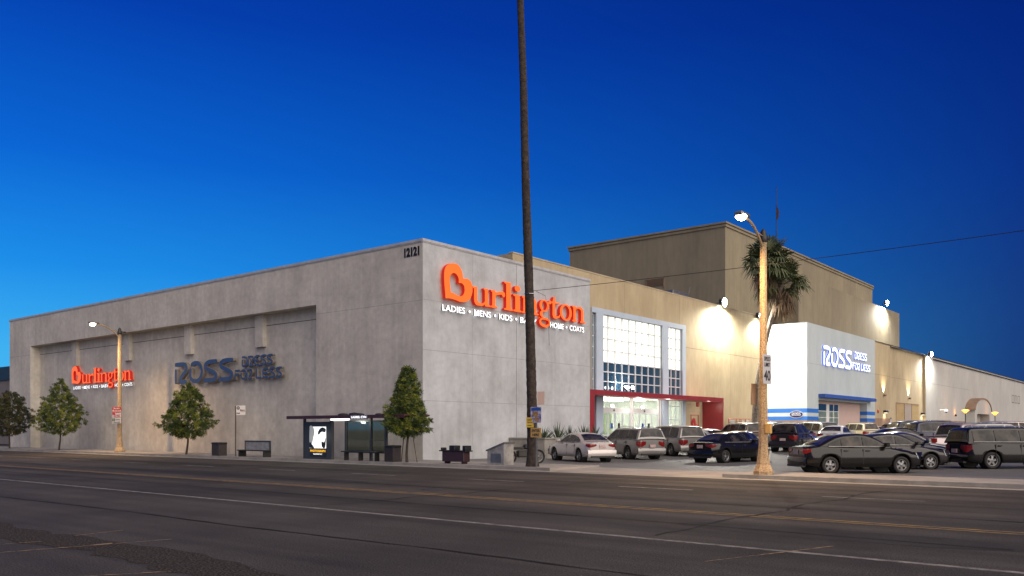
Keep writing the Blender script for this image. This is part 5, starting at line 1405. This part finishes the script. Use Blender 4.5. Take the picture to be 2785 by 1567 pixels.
        rg_ = MB(); rg_.lathe([(r_*.67,-.09),(r_*.67,.09),(r_*.60,.095),(r_*.58,.04)], 28, axis='y'); rg_.lathe([(0,.07),(.05,.068),(.06,.05)], 12, axis='y'); rg_.lathe([(0,.0),(r_*.6,.0)], 20, axis='y', mi=1)
        for k in range(5):
            a = R(72*k); u = Vector((math.cos(a),0,math.sin(a))); v_ = Vector((-math.sin(a),0,math.cos(a)))
            p0, p1 = u*.03, u*r_*.62
            rg_.add([p0-v_*.035+Vector((0,.065,0)), p0+v_*.035+Vector((0,.065,0)), p1+v_*.05+Vector((0,.055,0)), p1-v_*.05+Vector((0,.055,0)), p1-v_*.05+Vector((0,.02,0)), p1+v_*.05+Vector((0,.02,0))], [(0,1,2,3),(3,2,5,4)])
        ro = rg_.build('rim', [M['rim'], M['trim']], None, fixn=False); MESHES[key]['_rim'] = ro.data; bpy.data.objects.remove(ro)
    mats = {'body': PAINT[col], 'roof': PAINT[col], 'side_window': M['glass'], 'rear_window': M['glass'], 'windscreen': M['glass'], 'taillight': M['tail'],
            'headlight': M['head'], 'mirror': PAINT[col], 'door_handle': M['trim'] if col in ('black',) else PAINT[col], 'number_plate': M['plate'], 'bumper_trim': M['trim'], 'window_trim': M['metal'], 'door_seam': M['trim'], 'wheel_well': M['trim'], 'bed_liner': M['trim'], 'roof_rail': M['metal']}
    for nm, mlist in MESHES[key].items():
        if nm[0] == '_': continue
        for me in mlist:
            o_ = bpy.data.objects.new(nm, me); COL.objects.link(o_); o_.parent = root
            o_.material_slots[0].link = 'OBJECT'; o_.material_slots[0].material = mats[nm]
    for xc in wxs:
        for s in (1,-1):
            o_ = bpy.data.objects.new('wheel', MESHES[key]['_tyre']); COL.objects.link(o_); o_.parent = root
            o_.location = (xc, s*(Wh-.125), wrl); o_.rotation_euler = (0, R(17*xc), 0 if s > 0 else math.pi)
            r2 = bpy.data.objects.new('rim', MESHES[key]['_rim']); COL.objects.link(r2); r2.parent = o_
    return root
# forward directions: left bays point up-left (150 deg), right bays point up-right (45 deg)
CARS = [
 ('sedan','silverwhite','pale silver sedan nearest the palm trunk, seen from its rear left', (6.3,5.3), 152),
 ('wagon','grey','boxy grey wagon with chrome tailgate next to the pale silver sedan', (6.3,10.1), 152),
 ('minivan','grey','dark grey minivan with red rear lights third in the left row', (6.2,15.2), 150),
 ('sedan','silver','silver sedan fourth in the left row, in front of the siding heart', (6.2,19.8), 150),
 ('suv','bronze','dark bronze suv behind the silver sedan, near the red portal end', (6.0,25.4), 148),
 ('suv','silver','silver suv just left of the near street lamp pole', (6.3,29.2), 148),
 ('sedan','blue','bright blue sedan just right of the near street lamp pole', (6.9,32.6), 147),
 ('minivan','sage','grey green minivan parked before the blue striped wall', (7.0,37.2), 146),
 ('sedan','darkgrey','charcoal sedan between the grey green minivan and the tan gold suv', (6.4,42.9), 146),
 ('suv','gold','tan gold suv before the white block entrance', (7.0,48.4), 145),
 ('sedan','silver','small silver car past the tan gold suv', (6.6,55.5), 145),
 ('suv','black','black suv in front of the loading doors', (6.6,61.5), 145),
 ('sedan','white','white car past the loading doors in the left row', (6.6,68.0), 145),
 ('suv','silver','far silver suv in the left row before the brown base', (6.6,75.0), 145),
 ('sedan','black','black sedan nearest the street in the right row', (21.2,1.9), 45),
 ('sedan','darkgrey','charcoal sedan second in the right row behind the black sedan', (21.3,5.9), 45),
 ('wagon','black','dark suv at the right edge nearest the street', (25.2,10.0), 42),
 ('sedan','navy','dark navy sedan third in the right row', (20.6,10.4), 45),
 ('pickup','mauve','pinkish silver pickup with its tailgate to the street', (21.6,17.6), 62),
 ('suv','navy','dark navy suv deep in the right row with a curved roof', (18.6,28.5), 45),
 ('sedan','black','black sedan left of the deep navy suv', (17.6,22.3), 45),
 ('suv','black','black suv beyond the dark sedans in the right row', (16.2,33.5), 45),
 ('sedan','silver','silver sedan in the middle distance of the right row', (15.2,39.0), 45),
 ('sedan','white','white sedan by the arched porch lanterns', (18.2,50.5), 45),
 ('minivan','mauve','pinkish tall van at the right edge above the dark suv', (20.6,41.5), 40),
 ('sedan','black','black sedan waiting in the lane in front of the left row', (11.0,14.6), 100),
 ('sedan','black','black sedan turning in the lane closest to the street, left of the lamp pole', (12.9,8.9), 78),
 ('sedan','grey','grey sedan in the right row beyond the navy sedan', (20.0,13.4), 46),
 ('wagon','silver','silver wagon deep behind the pinkish pickup', (22.8,22.0), 46),
 ('suv','darkgrey','charcoal suv in the lane left of the near street lamp pole', (10.9,22.8), 97),
 ('sedan','white','white sedan in the lane behind the charcoal suv', (11.2,30.5), 95),
 ('sedan','blue','far blue sedan under the loading doors', (12.6,52.0), 60),
 ('suv','white','far white suv right of the loading doors', (13.2,60.0), 60),
]
for kind, col, lab, (x, y), deg in CARS:
    make_car(kind, col, lab, (x, y, gz(y)), R(deg))
print('objects', len(bpy.data.objects))
